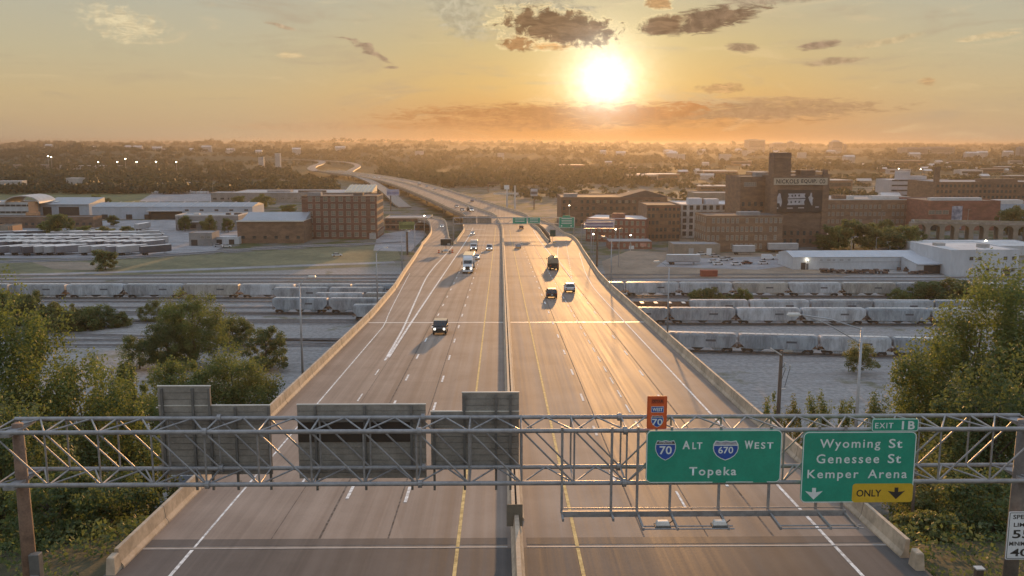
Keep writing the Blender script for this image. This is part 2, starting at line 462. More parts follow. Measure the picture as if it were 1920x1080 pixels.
LEFT_X = [(-120, -20.25), (140, -20.25), (180, -21.2), (214, -22.9), (257, -24.7), (306, -27.0), (325, -28.0)]
RIGHT_X = [(-120, 21.95), (180, 21.95), (207, 22.5), (279, 25.8), (330, 28.3), (340, 28.7)]
NOSE_L, NOSE_R = 322.0, 340.0
def dv(x, Y): return Vector((x, Y, deckz(Y)))
Ys_near = [47.9] + list(range(56, 316, 8)) + [322.0]
deck = ribbon('highway_deck', [dv(interp(LEFT_X, y) - .45, y) for y in Ys_near], [dv(interp(RIGHT_X, y) + .45, y) for y in Ys_near], M_DECK, 1.9)
tag(deck, kind='structure')
Ya = [-110, -60, -20, 10, 30, 47.86]
appr = ribbon('approach_road', [dv(-20.7, y) for y in Ya], [dv(22.4, y) for y in Ya], M_APPR, .5); tag(appr, kind='structure')

# main line beyond the merge: straight to the sag, then a long left-hand bend
far_left = [dv(-17.2, 322.05), dv(-17.2, 350), dv(-17.2, 380), dv(-17.3, 420), dv(-19.0, 455)]
far_left += [G(x, y, 8.0) for x, y in ((870, 405), (840, 391), (795, 370), (747, 350), (715, 340), (672, 331), (640, 326.5), (612, 323), (594, 320))]
far_left[5].z = deckz(500)
fl = catmull(far_left, 6)
for p in fl: p.z = max(deckz(p.y), 7.9) if p.y < 520 else 8.0
fn = normals2(fl)
FAR_W = 35.6
fr = [p + n * FAR_W for p, n in zip(fl, fn)]
# the first few right-hand points keep the straight line
for i, p in enumerate(fr):
    if fl[i].y < 420: fr[i] = dv(18.35, fl[i].y)
deck2 = ribbon('highway_deck', fl, fr, M_DECK, 1.9); tag(deck2, kind='structure')
# right part between the two gores, still one slab with the ramp
Yg = [322.05, 330, 340]
slabR = ribbon('highway_deck', [dv(18.36, y) for y in Yg], [dv(interp(RIGHT_X, y) + .45, y) for y in Yg], M_DECK, 1.9); tag(slabR, kind='structure')
# ramps
rl = [Vector((-28.4, 322.05, deckz(322))), Vector((-30.1, 370, deckz(370) - .3)), Vector((-33.2, 430, deckz(430) - 1.2)), Vector((-38.5, 480, 8.0)), Vector((-48, 520, 6.2)), Vector((-63, 552, 4.2)), Vector((-86, 575, 1.6)), Vector((-104, 584, .3))]
rr = [Vector((-17.25, 322.05, deckz(322))), Vector((-21.0, 370, deckz(370) - .3)), Vector((-25.0, 430, deckz(430) - 1.2)), Vector((-30.0, 485, 8.0)), Vector((-40, 528, 6.2)), Vector((-57, 561, 4.2)), Vector((-83, 586, 1.6)), Vector((-103, 594, .3))]
RL, RR = catmull(rl, 6), catmull(rr, 6)
rampL = ribbon('ramp_deck', RL, RR, M_DECK, 1.4); tag(rampL, kind='structure')
sl = [Vector((18.5, 340.05, deckz(340))), Vector((20.6, 380, deckz(380) - .6)), Vector((22.0, 430, deckz(430) - 2.2)), Vector((21.0, 480, 5.4)), Vector((15.5, 540, 3.6)), Vector((4, 610, 1.8)), Vector((-8, 660, .4))]
sr = [Vector((29.1, 340.05, deckz(340))), Vector((30.3, 380, deckz(380) - .6)), Vector((30.0, 430, deckz(430) - 2.2)), Vector((28.5, 482, 5.4)), Vector((23.0, 543, 3.6)), Vector((11.5, 613, 1.8)), Vector((-1, 664, .4))]
SL, SR = catmull(sl, 6), catmull(sr, 6)
rampR = ribbon('ramp_deck', SL, SR, M_DECK, 1.4); tag(rampR, kind='structure')
# far interchange: flyover and the road going on
fly = catmull([G(x, y, z) for x, y, z in ((648, 326, 8), (660, 318, 9), (671, 311, 11), (660, 305.5, 13), (636, 302.5, 14), (600, 300.5, 15), (560, 299, 16), (500, 298, 16))], 5)
a_, b_ = strip_along(fly, 11)
tag(ribbon('flyover_deck', a_, b_, M('far_deck', (.17, .155, .14), .6, .1, .1), 1.5), kind='structure')
loop = catmull([G(x, y, z) for x, y, z in ((594, 320.5, 8), (584, 316, 8), (588, 311, 9), (600, 307, 10), (604, 303, 13), (590, 300, 15))], 5)
a_, b_ = strip_along(loop, 15)
tag(ribbon('flyover_deck', a_, b_, MATS['far_deck'], 1.5), kind='structure')
# lower slip road peeling off the bend towards the left
slip = catmull([G(x, y, z) for x, y, z in ((668, 329, 8), (694, 339, 7.4), (716, 352, 6.5), (734, 366, 5.0), (749, 380, 3), (760, 388, 1))], 5)
a_, b_ = strip_along(slip, 10)
tag(ribbon('ramp_deck', a_, b_, MATS['far_deck'], 1.2), kind='structure')

# ---- barriers (each a thing of its own)
PROF = [(-.23, -.02), (-.23, 1.07), (-.02, 1.07), (.02, .8), (.08, .33), (.23, .10), (.23, -.02)]      # roadway on the right side
PROF_M = [(-x, h) for x, h in PROF[::-1]]
def barrier(pts, prof, label, name='concrete_barrier', lift=0.0, mat=None):
    if lift: pts = [p + Vector((0, 0, lift)) for p in pts]
    o = sweep(pts, prof).build(name, mat or M_CONC)
    return tag(o, label, 'barrier')
yy = [45.5, 47] + list(range(52, 322, 6)) + [321.9]
bL = barrier([dv(interp(LEFT_X, y), y) for y in yy], PROF, 'long sunlit tan concrete barrier on the oncoming-traffic edge of the highway deck')
yy = [46.2] + list(range(52, 340, 6)) + [339.9]
bR = barrier([dv(interp(RIGHT_X, y), y) for y in yy], PROF_M, 'long shaded grey concrete barrier on the edge of the lanes heading towards the sun')
for (bx, lab) in ((-20.35, 'stubby concrete end block at the foot of the sunlit tan barrier'), (22.05, 'stubby concrete end block at the foot of the shaded grey barrier')):
    mb = MB(); mb.box((0, 0, .55), (.5, 1.0, 1.05), taper=(.8, .7))
    o = mb.build('barrier_end_block', M_CONC, loc=(bx, 45.0, deckz(45) - .15), bevel=.05); tag(o, lab, 'concrete block')
# median: double-faced wall with a dark slot on top
MED = [(-.50, -.02), (-.50, .12), (-.34, .34), (-.27, 1.0), (-.06, 1.0), (-.06, .62), (.06, .62), (.06, 1.0), (.27, 1.0), (.34, .34), (.50, .12), (.50, -.02)]
yy = list(range(52, 500, 8))
def medx(Y): return .9 if Y < 420 else .9 - (Y - 420) ** 2 * .00052
bM = barrier([dv(medx(y), y) for y in yy], MED, 'double median barrier with a dark slot along its top between the two carriageways', 'median_barrier')
mslot = ribbon('slot_filler', [dv(medx(y) - .055, y) + Vector((0, 0, .66)) for y in yy], [dv(medx(y) + .055, y) + Vector((0, 0, .66)) for y in yy], M_SEAL, 0, bM)
mb = sweep([dv(.9, y) for y in (-60, -20, 20, 44, 51.9)], [(-.34, -.02), (-.34, .12), (-.2, .34), (-.12, 1.0), (.12, 1.0), (.2, .34), (.34, .12), (.34, -.02)])
tag(mb.build('median_barrier', M_CONC), 'narrow single median wall before the slotted median starts', 'barrier')
# open joints cut through the barriers every few metres
for X_, par, sg in ((LEFT_X, bL, 1), (RIGHT_X, bR, -1)):
    jm = MB().prism([(sg * (-.236), 0), (sg * (-.236), 1.078), (sg * (-.016), 1.078), (sg * .026, .8), (sg * .087, .33), (sg * .237, .10), (sg * .237, 0)], 'y', -.02, .02).mesh('barrier_joint', M_SEAL)
    for k in range(28):
        Y = 52 + k * 6.1; link('barrier_joint', jm, par, (interp(X_, Y), Y, deckz(Y)))
# inner barriers past the gores
idx = [i for i, p in enumerate(fl)]
barrier([p + n * .3 for p, n in zip(fl[1:], fn[1:])], PROF, 'main line barrier beyond the ramp merge, following the long bend away')
frs = fr[4:]
barrier([p - n * .3 for p, n in zip(frs, fn[4:])], PROF_M, 'sun side barrier of the main line bending out past the far sign bridge')
i0 = [i for i, p in enumerate(fl) if p.y > 500][0]
midl = [p + n * 17.8 for p, n in zip(fl[i0:], fn[i0:])]
barrier(midl, MED, 'median barrier on the far bend of the highway')
barrier([p + Vector((.3, 0, 0)) for p in RL], PROF, 'outer barrier of the joining ramp next to the brick warehouse')
barrier([p - Vector((.3, 0, 0)) for p in RR[1:]], PROF_M, 'inner barrier of the joining ramp beside the deck gap')
barrier([p + Vector((.3, 0, 0)) for p in SL[1:]], PROF, 'inner barrier of the leaving ramp behind the gore sign')
barrier([p - Vector((.3, 0, 0)) for p in SR], PROF_M, 'outer barrier of the leaving ramp beside the brick mill')

# ---- joints across the deck (children of the deck)
def jx(Y): return interp(LEFT_X, Y) + .25, interp(RIGHT_X, Y) - .25
def joint(Y, w, mat, parent, x0=None, x1=None, lift=.012):
    a, b = jx(Y); a = x0 if x0 is not None else a; b = x1 if x1 is not None else b
    return ribbon('expansion_joint', [dv(a, Y), dv(a, Y + w)], [dv(b, Y), dv(b, Y + w)], mat, 0, parent, lift)
for Y, w, mat in ((47.95, .12, M_JSTEEL), (48.35, 1.0, M_APPR), (D(940, 605).y, .75, M_JBRIGHT), (D(940, 605).y + .8, .3, M_SEAL),
                  (D(940, 518).y, .55, M_SEAL), (D(940, 485).y, .6, M_SEAL)):
    joint(Y, w, mat, deck, None, .35); joint(Y, w, mat, deck, 1.45, None)
for Y, w, mat in ((D(940, 446).y, .7, M_SEAL), (D(940, 442.5).y, 1.9, M_JBRIGHT), (D(940, 430).y, .7, M_SEAL), (428, 2.0, M_JSTEEL)):
    joint(Y, w, mat, deck2, -16.9, .35); joint(Y, w, mat, deck2, 1.45, 18.0)
# ---- paint
def line(pts, w, mat, parent, name='lane_line', lift=.016):
    a, b = strip_along(pts, w, lift); return ribbon(name, a, b, mat, 0, parent)
def runx(x, y0, y1, st=12):
    n = max(2, int((y1 - y0) / st)); return [dv(x, y0 + (y1 - y0) * i / n) for i in range(n + 1)]
def tabx(tab, st=6):
    y0, y1 = tab[0][0], tab[-1][0]; n = int((y1 - y0) / st)
    P = [Vector((x, y, 0)) for y, x in tab]; out = []
    for p in catmull(P, 8): out.append(dv(p.x, p.y))
    return out
line(runx(-17.2, -60, 47.8), .2, M_WHITE, appr); line(runx(-2.45, -60, 47.8), .2, M_YEL, appr)
line(runx(4.28, -60, 47.8), .2, M_YEL, appr); line(runx(18.75, -60, 47.8), .2, M_WHITE, appr)
line(runx(-17.2, 48.1, 130) + tabx([(136, -17.5), (150, -18.4), (200, -21.0), (215, -21.7)])[0:], .14, M_WHITE, deck)
line(runx(-2.45, 48, 321.9), .2, M_YEL, deck); line(runx(4.28, 48, 321.9), .2, M_YEL, deck)
line(tabx([(48, 18.75), (100, 18.75), (170, 18.8), (195, 19.4), (223, 20.8), (255, 22.9), (285, 24.8)]), .2, M_WHITE, deck)
line(tabx([(D(720, 676).y, -13.6), (125, -14.0), (142, -14.6), (170, -15.7), (205, -16.9), (235, -17.2), (262, -17.0), (318, -16.9)]), .28, M_WHITE, deck)
line(tabx([(D(720, 676).y + 2, -13.4), (140, -13.5), (200, -13.5), (260, -13.45), (321.9, -13.4)]), .3, M_WHITE, deck)
line(runx(-13.4, 322.1, 440), .25, M_WHITE, deck2)
line(runx(-2.45, 322.1, 440), .2, M_YEL, deck2); line(runx(4.28, 322.1, 440), .2, M_YEL, deck2)
line(runx(15.3, 262, 321.9), .32, M_WHITE, deck); line(runx(15.3, 322.1, 440), .3, M_WHITE, deck2)
line(tabx([(196, 15.8), (225, 16.1), (262, 16.4)]), .2, M_WHITE, deck)
line(tabx([(262, 16.6), (300, 19.0), (318, 20.4)]), .2, M_WHITE, deck)
# dashes: one shared mesh, every dash its own piece
dme = MB().add([(-.075, 0, 0), (.075, 0, 0), (.075, 3.05, -.0475 * 3.05), (-.075, 3.05, -.0475 * 3.05)], [(0, 1, 2, 3)]).mesh('lane_dash', M_WHITE)
def dashes(x, phase_y, y0, y1, parent, period=12.19, xtab=None, w=1.0, skip=()):
    k0 = math.ceil((y0 - phase_y) / period); k1 = math.floor((y1 - phase_y) / period)
    for k in range(k0, k1 + 1):
        if k in skip: continue
        Y = phase_y + k * period
        X = interp(xtab, Y) if xtab else x
        pr = parent if Y < 318 else deck2
        o = link('lane_dash', dme, pr, (X, Y, deckz(Y) + .016), (0, 0, 0), (w, 1, 1))
        if xtab:
            o.rotation_euler.z = -math.atan2(interp(xtab, Y + 6) - interp(xtab, Y), 6)
dashes(-6.15, D(838, 675).y, 49, 440, deck, w=1.4)
dashes(-10.0, D(778, 673).y, 49, 440, deck, w=1.4)
dashes(-13.6, D(702, 703).y, 49, 104, deck)
dashes(7.82, D(1060, 664.4).y, 49, 440, deck, w=1.4)
dashes(11.62, D(1112, 660).y, 49, 440, deck, period=6.1, w=1.0, skip=(-12, -11, -10, -8))
dashes(15.3, D(1177, 665.8).y, 49, 340, deck, w=1.4, xtab=[(40, 15.3), (180, 15.35), (205, 16.2), (230, 17.8), (280, 20.9), (340, 24.6)])
dashes(15.3, D(1177, 665.8).y + 6.1, 205, 330, deck, w=1.4, xtab=[(40, 15.3), (180, 15.35), (205, 16.2), (230, 17.8), (280, 20.9), (340, 24.6)])
# dark sealed construction joints running with the lanes
for x, w_ in ((-6.5, .12), (-10.45, .16), (-13.2, .06), (8.25, .12), (11.95, .08), (15.75, .14)):
    o = line(runx(x, 49.36, 318), w_ * .8, M_SEAL, deck, 'sealed_joint', .008)

# ---- piers
def pier(x, Y, width, ncol, parent, ztop):
    zb = hgt(x, Y) - .5
    root = MB(); root.box((x, Y, ztop - .9), (width, 2.0, 1.8), taper=(1, 1))
    cap = root.build('pier_cap', M_CONCD, parent, bevel=.1)
    for i in range(ncol):
        cx = x + (i - (ncol - 1) / 2) * width / ncol
        MB().tube((cx, Y, zb), (cx, Y, ztop - 1.75), .85, .85, 12).build('pier_column', M_CONCD, cap, smooth=False)
for Y in (96, 133, 170, 207, 244, 281, 316):
    a, b = interp(LEFT_X, Y), interp(RIGHT_X, Y); pier((a + b) / 2, Y, b - a - 4, 5, deck, deckz(Y) - 1.95)
for k in range(3, len(fl) - 4, 4):
    p = fl[k] + fn[k] * (FAR_W / 2); d = fn[k]
    cap = MB().box((0, 0, -.8), (FAR_W - 4, 1.8, 1.6)).build('pier_cap', M_CONCD, deck2, loc=(p.x, p.y, p.z - 1.95), rot=(0, 0, math.atan2(d.y, d.x)))
    for i in range(4):
        MB().tube((-12 + i * 8, 0, -(p.z - 1.95) + hgt(p.x, p.y) - .4), (-12 + i * 8, 0, -1.5), .8, .8, 10).build('pier_column', M_CONCD, cap)
for (A, B, par) in ((RL, RR, rampL), (SL, SR, rampR)):
    for k in range(6, 26, 6):
        p = (A[k] + B[k]) / 2
        MB().tube((p.x, p.y, -.4), (p.x, p.y, p.z - 1.4), .9, .9, 10).build('pier_column', M_CONCD, par)
# abutment wall under the first joint
tag(MB().box((.85, 46.4, deckz(48) - 4.5), (43.6, 2.4, 5.4)).build('abutment_wall', M_CONCD), 'concrete abutment wall carrying the start of the highway deck', 'wall')
# ------------------------------------------------------------------ sign bridge over the road
M_GALV = M('galvanised_steel', (.30, .29, .285), .5, .12, 3.0, metal=.35)
M_RUST = M('weathered_post_steel', (.20, .125, .085), .75, .2, 1.4)
M_ALU = M('sign_back_aluminium', (.27, .25, .22), .6, .12, 1.6, metal=.15)
M_ALUD = M('sign_stiffener', (.15, .145, .135), .6, .1, 2.0, metal=.2)
M_EDGE = M('sign_bright_edge', (.62, .60, .54), .5, .05, 2.0)
M_GREEN = M('sign_green', (.02, .29, .19), .5, .06, 1.2)
M_LEG = M('sign_legend_white', (.70, .76, .74), .5, .04, 3.0)
M_BLUE = M('shield_blue', (.025, .085, .36), .5, .05, 3.0)
M_REDS = M('shield_band_dark', (.10, .065, .06), .6, .1, 4.0)
M_GREYS = M('shield_band_faded', (.36, .35, .38), .6, .15, 6.0)
M_ORANGE = M('sign_orange', (.70, .125, .03), .5, .06, 3.0)
M_ORANGED = M('sign_orange_dark', (.50, .075, .02), .5, .06, 3.0)
M_BLACK = M('sign_black', (.03, .026, .022), .6, .1, 3.0)
M_YSIGN = M('sign_yellow', (.62, .40, .03), .5, .05, 2.0)
M_BROWNB = M('dark_cover_board', (.045, .033, .024), .7, .1, 2.0)
M_SWHITE = M('sign_white', (.70, .71, .72), .5, .04, 3.0)

GY, GD = 39.5, 2.1
zt, zb = AY(960, 808, GY).z, AY(960, 906, GY).z
XL_, XR_ = AY(28, 782, GY + GD).x, AY(1911, 786, GY + GD).x
gantry = empty('sign_bridge', (0.3, GY + GD / 2, deckz(GY)), 0, 'grey steel box truss sign bridge spanning the whole highway in the foreground', 'sign bridge')
GO = gantry.location.copy()
def gtube(name, a, b, r, n=7):
    mb = MB(); mb.tube(Vector(a) - GO, Vector(b) - GO, r, r, n); return mb.build(name, M_GALV, gantry, smooth=False)
for y in (GY, GY + GD):
    for z in (zt, zb):
        gtube('chord', (XL_, y, z), (XR_, y, z), .105, 12)
npan = 20; pw = (XR_ - XL_) / npan
for i in range(npan + 1):
    x = XL_ + pw * i
    for y in (GY, GY + GD): gtube('vertical_brace', (x, y, zb), (x, y, zt), .045)
    for z in (zt, zb): gtube('cross_brace', (x, GY, z), (x, GY + GD, z), .045)
    if i < npan:
        x2 = x + pw; L = i < npan * .56
        for y in (GY, GY + GD): gtube('diagonal_brace', (x, y, zt if L else zb), (x2, y, zb if L else zt), .045)
        for z in (zt, zb):
            xm = x + pw / 2
            gtube('cross_brace', (x, GY, z), (xm, GY + GD, z), .042); gtube('cross_brace', (xm, GY + GD, z), (x2, GY, z), .042)
# flanged splices
for px in (384, 786, 1172):
    X = AY(px, 808, GY).x
    for y in (GY, GY + GD):
        for z in (zt, zb): MB().tube(Vector((X - .09, y, z)) - GO, Vector((X + .09, y, z)) - GO, .19, .19, 12).build('splice_flange', M_GALV, gantry)
for px, r0, r1, nm in ((38, .36, .25, 'post'), (1914, .36, .28, 'post')):
    X = AY(px, 860, GY + GD / 2).x
    zg = hgt(X, GY + 1) - .4
    MB().tube(Vector((X, GY + GD / 2, zg)) - GO, Vector((X, GY + GD / 2, zt + .1)) - GO, r0, r1, 16).build(nm, M_RUST if px < 500 else M('dark_post_steel', (.15, .13, .115), .7, .15, 1.4), gantry, smooth=True)
    for z in (zt - .12, zb - .12): MB().box(Vector((X, GY + GD / 2, z)) - GO, (.5, GD + .3, .14)).build('saddle_beam', M_GALV, gantry)

# ---- lettering
FONTCACHE = {}
def ink(body, bold=.02, spacing=1.0):
    key = (body, bold, spacing)
    if key not in FONTCACHE:
        cu = bpy.data.curves.new('lettering', 'FONT'); cu.body = body; cu.size = 1.0; cu.offset = bold; cu.space_character = spacing
        cu.resolution_u = 3
        ob = bpy.data.objects.new('tmp_text', cu); col.objects.link(ob)
        dg = bpy.context.evaluated_depsgraph_get(); me = bpy.data.meshes.new_from_object(ob.evaluated_get(dg))
        bpy.data.objects.remove(ob); bpy.data.curves.remove(cu)
        xs_ = [v.co.x for v in me.vertices]; ys_ = [v.co.y for v in me.vertices]
        FONTCACHE[key] = (me, min(xs_), max(xs_), min(ys_), max(ys_))
    return FONTCACHE[key]
class Face:
    """a flat board facing the camera side (-Y) at depth Y, addressed by surveyed photo points"""
    def __init__(s, name, label, cat, x0, x1, y0, y1, Y, group=None):
        a, b = AY(x0, (y0 + y1) / 2, Y), AY(x1, (y0 + y1) / 2, Y)
        cxm = (x0 + x1) / 2
        s.X0, s.X1, s.Z1, s.Z0, s.Y = a.x, b.x, AY(cxm, y0, Y).z, AY(cxm, y1, Y).z, Y
        s.px = (x0, x1, y0, y1)
        s.root = empty(name, ((s.X0 + s.X1) / 2, Y, s.Z0), 0, label, cat, group); s.o = s.root.location
    def u(s, px): return s.X0 + (px - s.px[0]) / (s.px[1] - s.px[0]) * (s.X1 - s.X0) - s.o.x
    def w(s, py): return s.Z1 + (py - s.px[2]) / (s.px[3] - s.px[2]) * (s.Z0 - s.Z1) - s.o.z
    def rrect(s, name, x0, x1, y0, y1, r, mat, d0, d1, parent=None):
        U0, U1, W0, W1 = s.u(x0), s.u(x1), s.w(y1), s.w(y0); pts = []
        for cx, cz, a0 in ((U1 - r, W1 - r, 0), (U0 + r, W1 - r, 90), (U0 + r, W0 + r, 180), (U1 - r, W0 + r, 270)):
            for k in range(5):
                a = R(a0 + k * 22.5); pts.append((cx + r * math.cos(a), cz + r * math.sin(a)))
        return MB().prism(pts, 'y', d0, d1).build(name, mat, parent or s.root)
    def frame(s, name, x0, x1, y0, y1, r, t, mat, d0, d1):
        def loop(ins):
            U0, U1, W0, W1 = s.u(x0) + ins, s.u(x1) - ins, s.w(y1) + ins, s.w(y0) - ins; rr_ = max(r - ins, .02); pts = []
            for cx, cz, a0 in ((U1 - rr_, W1 - rr_, 0), (U0 + rr_, W1 - rr_, 90), (U0 + rr_, W0 + rr_, 180), (U1 - rr_, W0 + rr_, 270)):
                for k in range(5):
                    a = R(a0 + k * 22.5); pts.append((cx + rr_ * math.cos(a), cz + rr_ * math.sin(a)))
            return pts
        A, B = loop(0), loop(t); n = len(A)
        mb = MB(); mb.add([(p[0], d0, p[1]) for p in A] + [(p[0], d0, p[1]) for p in B], [(i, (i + 1) % n, n + (i + 1) % n, n + i) for i in range(n)])
        return mb.build(name, mat, s.root)
    def text(s, body, x0, x1, y0, y1, mat, d, bold=.02, parent=None, sp=1.0):
        me, a, b, c_, e = ink(body, bold, sp)
        m2 = me.copy(); m2.materials.clear(); m2.materials.append(mat)
        sx = (s.u(x1) - s.u(x0)) / (b - a); sz = (s.w(y0) - s.w(y1)) / (e - c_)
        co = np.empty(len(m2.vertices) * 3); m2.vertices.foreach_get('co', co); co = co.reshape(-1, 3)
        new = np.stack([s.u(x0) + (co[:, 0] - a) * sx, np.full(len(co), d), s.w(y1) + (co[:, 1] - c_) * sz], 1)
        m2.vertices.foreach_set('co', new.ravel()); m2.update()
        return link('lettering', m2, parent or s.root)
    def shield(s, x0, x1, y0, y1, band, digits, dbox, bandmat, d, word=None):
        def outline(gx):
            U0, U1, W0, W1 = s.u(x0) + gx, s.u(x1) - gx, s.w(y1) + gx, s.w(y0) - gx
            cw = (U1 - U0); chh = (W1 - W0); P = []
            prof = [(.10, 1.0), (.30, .96), (.5, 1.0), (.70, .96), (.90, 1.0), (.985, .82), (1.0, .62), (.965, .44), (.86, .24), (.70, .10), (.5, 0), (.30, .10), (.14, .24), (.035, .44), (0, .62), (.015, .82)]
            return [(U0 + p[0] * cw, W0 + p[1] * chh) for p in prof]
        base = MB().prism(outline(0), 'y', d - .012, d).build('shield', M_LEG, s.root)
        inner = outline((s.u(x1) - s.u(x0)) * .035)
        MB().add([(p[0], d - .016, p[1]) for p in inner], [tuple(range(len(inner)))]).build('shield_field', M_BLUE, base)
        U0, U1 = s.u(x0), s.u(x1); wb = s.w(band); k = (U1 - U0) * .05
        top = [p for p in inner if p[1] > wb]
        MB().add([(U0 + k * .8, d - .0185, wb), (U1 - k * .8, d - .0185, wb), (U1 - k * 1.9, d - .0185, s.w(y0) - k * 1.2), (U0 + k * 1.9, d - .0185, s.w(y0) - k * 1.2)], [(0, 1, 2, 3)]).build('shield_band', bandmat, base)
        MB().add([(U0 + k * .4, d - .0195, wb + k * .45), (U1 - k * .4, d - .0195, wb + k * .45), (U1 - k * .4, d - .0195, wb - k * .25), (U0 + k * .4, d - .0195, wb - k * .25)], [(0, 1, 2, 3)]).build('shield_rule', M_LEG, base)
        if word: s.text('INTERSTATE', *word, M_LEG, d - .021, .0, base)
        s.text(digits, *dbox, M_LEG, d - .021, .015, base)

SY = GY - .32
f1 = Face('guide_sign', 'wide green guide sign reading 70 ALT 670 WEST Topeka with two blue interstate shields', 'road sign', 1211.5, 1465, 806.5, 905, SY)
f1.rrect('panel', 1211.5, 1465, 806.5, 905, .24, M_GREEN, 0, .06)
fr_ = f1.frame('border', 1211.8, 1464.7, 806.8, 904.7, .235, .038, M_LEG, -.003, 0)
for a, b in ((1337.5, 1362.5), (1414, 1440)):        # worn gaps in the lower border
    MB().add([(f1.u(a), -.006, f1.w(905)), (f1.u(b), -.006, f1.w(905)), (f1.u(b), -.006, f1.w(902.4)), (f1.u(a), -.006, f1.w(902.4))], [(0, 1, 2, 3)]).build('worn_border_gap', M_GREEN, f1.root)
f1.shield(1228, 1266.7, 825, 862.5, 832.5, '70', (1236, 1259, 835.5, 851), M_REDS, -.004, (1235, 1259.5, 827.6, 830.6))
f1.shield(1336, 1384, 826, 863, 834.7, '670', (1346, 1374, 837, 850), M_GREYS, -.004)
f1.text('A', 1279, 1293, 826, 841.7, M_LEG, -.004, .03); f1.text('LT', 1297.5, 1316, 829, 841.7, M_LEG, -.004, .02, None, 1.15)
f1.text('W', 1395, 1411, 826.3, 841.7, M_LEG, -.004, .04); f1.text('EST', 1414, 1449, 829.3, 841.7, M_LEG, -.004, .02, None, 1.3)
f1.text('Topeka', 1293, 1381.7, 875.3, 896, M_LEG, -.004, .02, None, 1.25)

f2 = Face('detour_sign', 'upright orange detour sign with WEST plate above the wide green guide sign', 'road sign', 1213.3, 1250.5, 742.8, 804, SY - .02)
f2.rrect('panel', 1213.3, 1250.5, 742.8, 804, .05, M_ORANGE, 0, .04)
f2.frame('border', 1214.2, 1249.6, 743.7, 803.1, .045, .022, M_ORANGED, -.003, 0)
f2.rrect('plate', 1221, 1244.5, 747, 757, .02, M_ORANGED, -.006, -.001); f2.text('DETOUR', 1223, 1242.5, 749.5, 754.8, M_BLACK, -.009, .03)
f2.rrect('plate', 1220.8, 1244.4, 762, 773.2, .02, M_LEG, -.006, -.001); f2.rrect('plate', 1221.4, 1243.8, 762.7, 772.5, .02, M_BLUE, -.010, -.007)
f2.text('WEST', 1223, 1242.5, 764.3, 771, M_LEG, -.013, .03)
f2.shield(1221, 1244.2, 779, 801, 783, '70', (1222.8, 1242.5, 785, 797), M_REDS, -.004)
MB().box(((f2.u(1232)), .08, f2.w(800)), (.08, .06, 1.0)).build('support_post', M_GALV, f2.root)

f3 = Face('guide_sign', 'green exit guide sign for Wyoming St, Genessee St and Kemper Arena with yellow ONLY patch', 'road sign', 1503.5, 1715, 809.5, 942, SY)
f3.rrect('panel', 1503.5, 1715, 809.5, 942, .24, M_GREEN, 0, .06)
f3.frame('border', 1503.8, 1714.7, 809.8, 941.7, .235, .04, M_LEG, -.003, 0)
f3.rrect('lane_only_panel', 1600.5, 1714.6, 906.4, 941.8, .15, M_YSIGN, -.008, -.004)
for b, x0, x1, y0, y1 in (('Wyoming', 1535, 1648, 823, 844.5), ('St', 1663.5, 1689, 823, 840), ('Genessee', 1530, 1647.5, 851, 868.2), ('St', 1663.5, 1688.5, 851, 868.2), ('Kemper', 1514.5, 1610.5, 880, 901), ('Arena', 1628, 1701.5, 880, 896.5)):
    f3.text(b, x0, x1, y0, y1, M_LEG, -.006, .012, None, 1.22 if len(b) > 2 else 1.1)
f3.text('ONLY', 1608.5, 1655.5, 917.8, 931, M_BLACK, -.012, .02)
def arrow(face, x0, x1, y0, y1, mat, d):
    U0, U1, W0, W1 = face.u(x0), face.u(x1), face.w(y1), face.w(y0); c_ = (U0 + U1) / 2; w = U1 - U0; h = W1 - W0
    P = [(c_ - w * .11, W1), (c_ + w * .11, W1), (c_ + w * .11, W0 + h * .62), (U1, W0 + h * .72), (c_, W0), (U0, W0 + h * .72), (c_ - w * .11, W0 + h * .62)]
    MB().add([(p[0], d, p[1]) for p in P], [(0, 1, 2, 6), (6, 2, 4), (2, 3, 4), (6, 4, 5)]).build('arrow', mat, face.root)
arrow(f3, 1512, 1545, 914, 936, M_LEG, -.006); arrow(f3, 1667, 1700, 914, 936, M_BLACK, -.012)
f4 = Face('exit_tab_sign', 'small green EXIT 1B tab standing on the Kemper Arena sign', 'road sign', 1635, 1722.5, 785, 809, SY - .01)
f4.rrect('panel', 1635, 1722.5, 785, 809, .1, M_GREEN, 0, .05)
f4.frame('border', 1635.3, 1722.2, 785.3, 808.7, .1, .03, M_LEG, -.003, 0)
f4.text('EXIT', 1641, 1675, 792.7, 803, M_LEG, -.005, .01, None, 1.2); f4.text('1B', 1691, 1715.5, 789.6, 805.2, M_LEG, -.005, .03, None, 1.2)

# brackets and lamp walkway hanging below the right-hand signs: parts of the sign bridge
zlow = AY(1200, 960, SY).z
hang = [(1054, 1.0), (1147, 1.0), (1196, 2.0), (1258, 2.0), (1350, 2.0), (1444, 2.0), (1534, 2.0), (1583, 2.0)]
hx = []
for px, ln in hang:
    X = AY(px, 900, SY).x; hx.append(X)
    MB().box(Vector((X, GY - .17, (zt + .15 + zlow) / 2)) - GO, (.11, .1, zt + .3 - zlow)).build('hanger', M_GALV, gantry)
    MB().box(Vector((X, GY - .17 - ln / 2, zlow - .02)) - GO, (.09, ln, .13)).build('hanger_arm', M_GALV, gantry)
MB().box(Vector(((hx[0] + hx[-1]) / 2, GY - .55, zlow + .02)) - GO, (hx[-1] - hx[0] + .1, .1, .27)).build('walkway_channel', M_GALV, gantry)
gtube('walkway_rail', (hx[0], GY - .2, zlow + .14), (hx[-1], GY - .2, zlow + .14), .03)
for a, b in ((2, 4), (5, 7)):
    for dy in (1.85, 2.15): gtube('lamp_rail', (hx[a], GY - dy, zlow - .02), (hx[b] + .25, GY - dy, zlow - .02), .03)
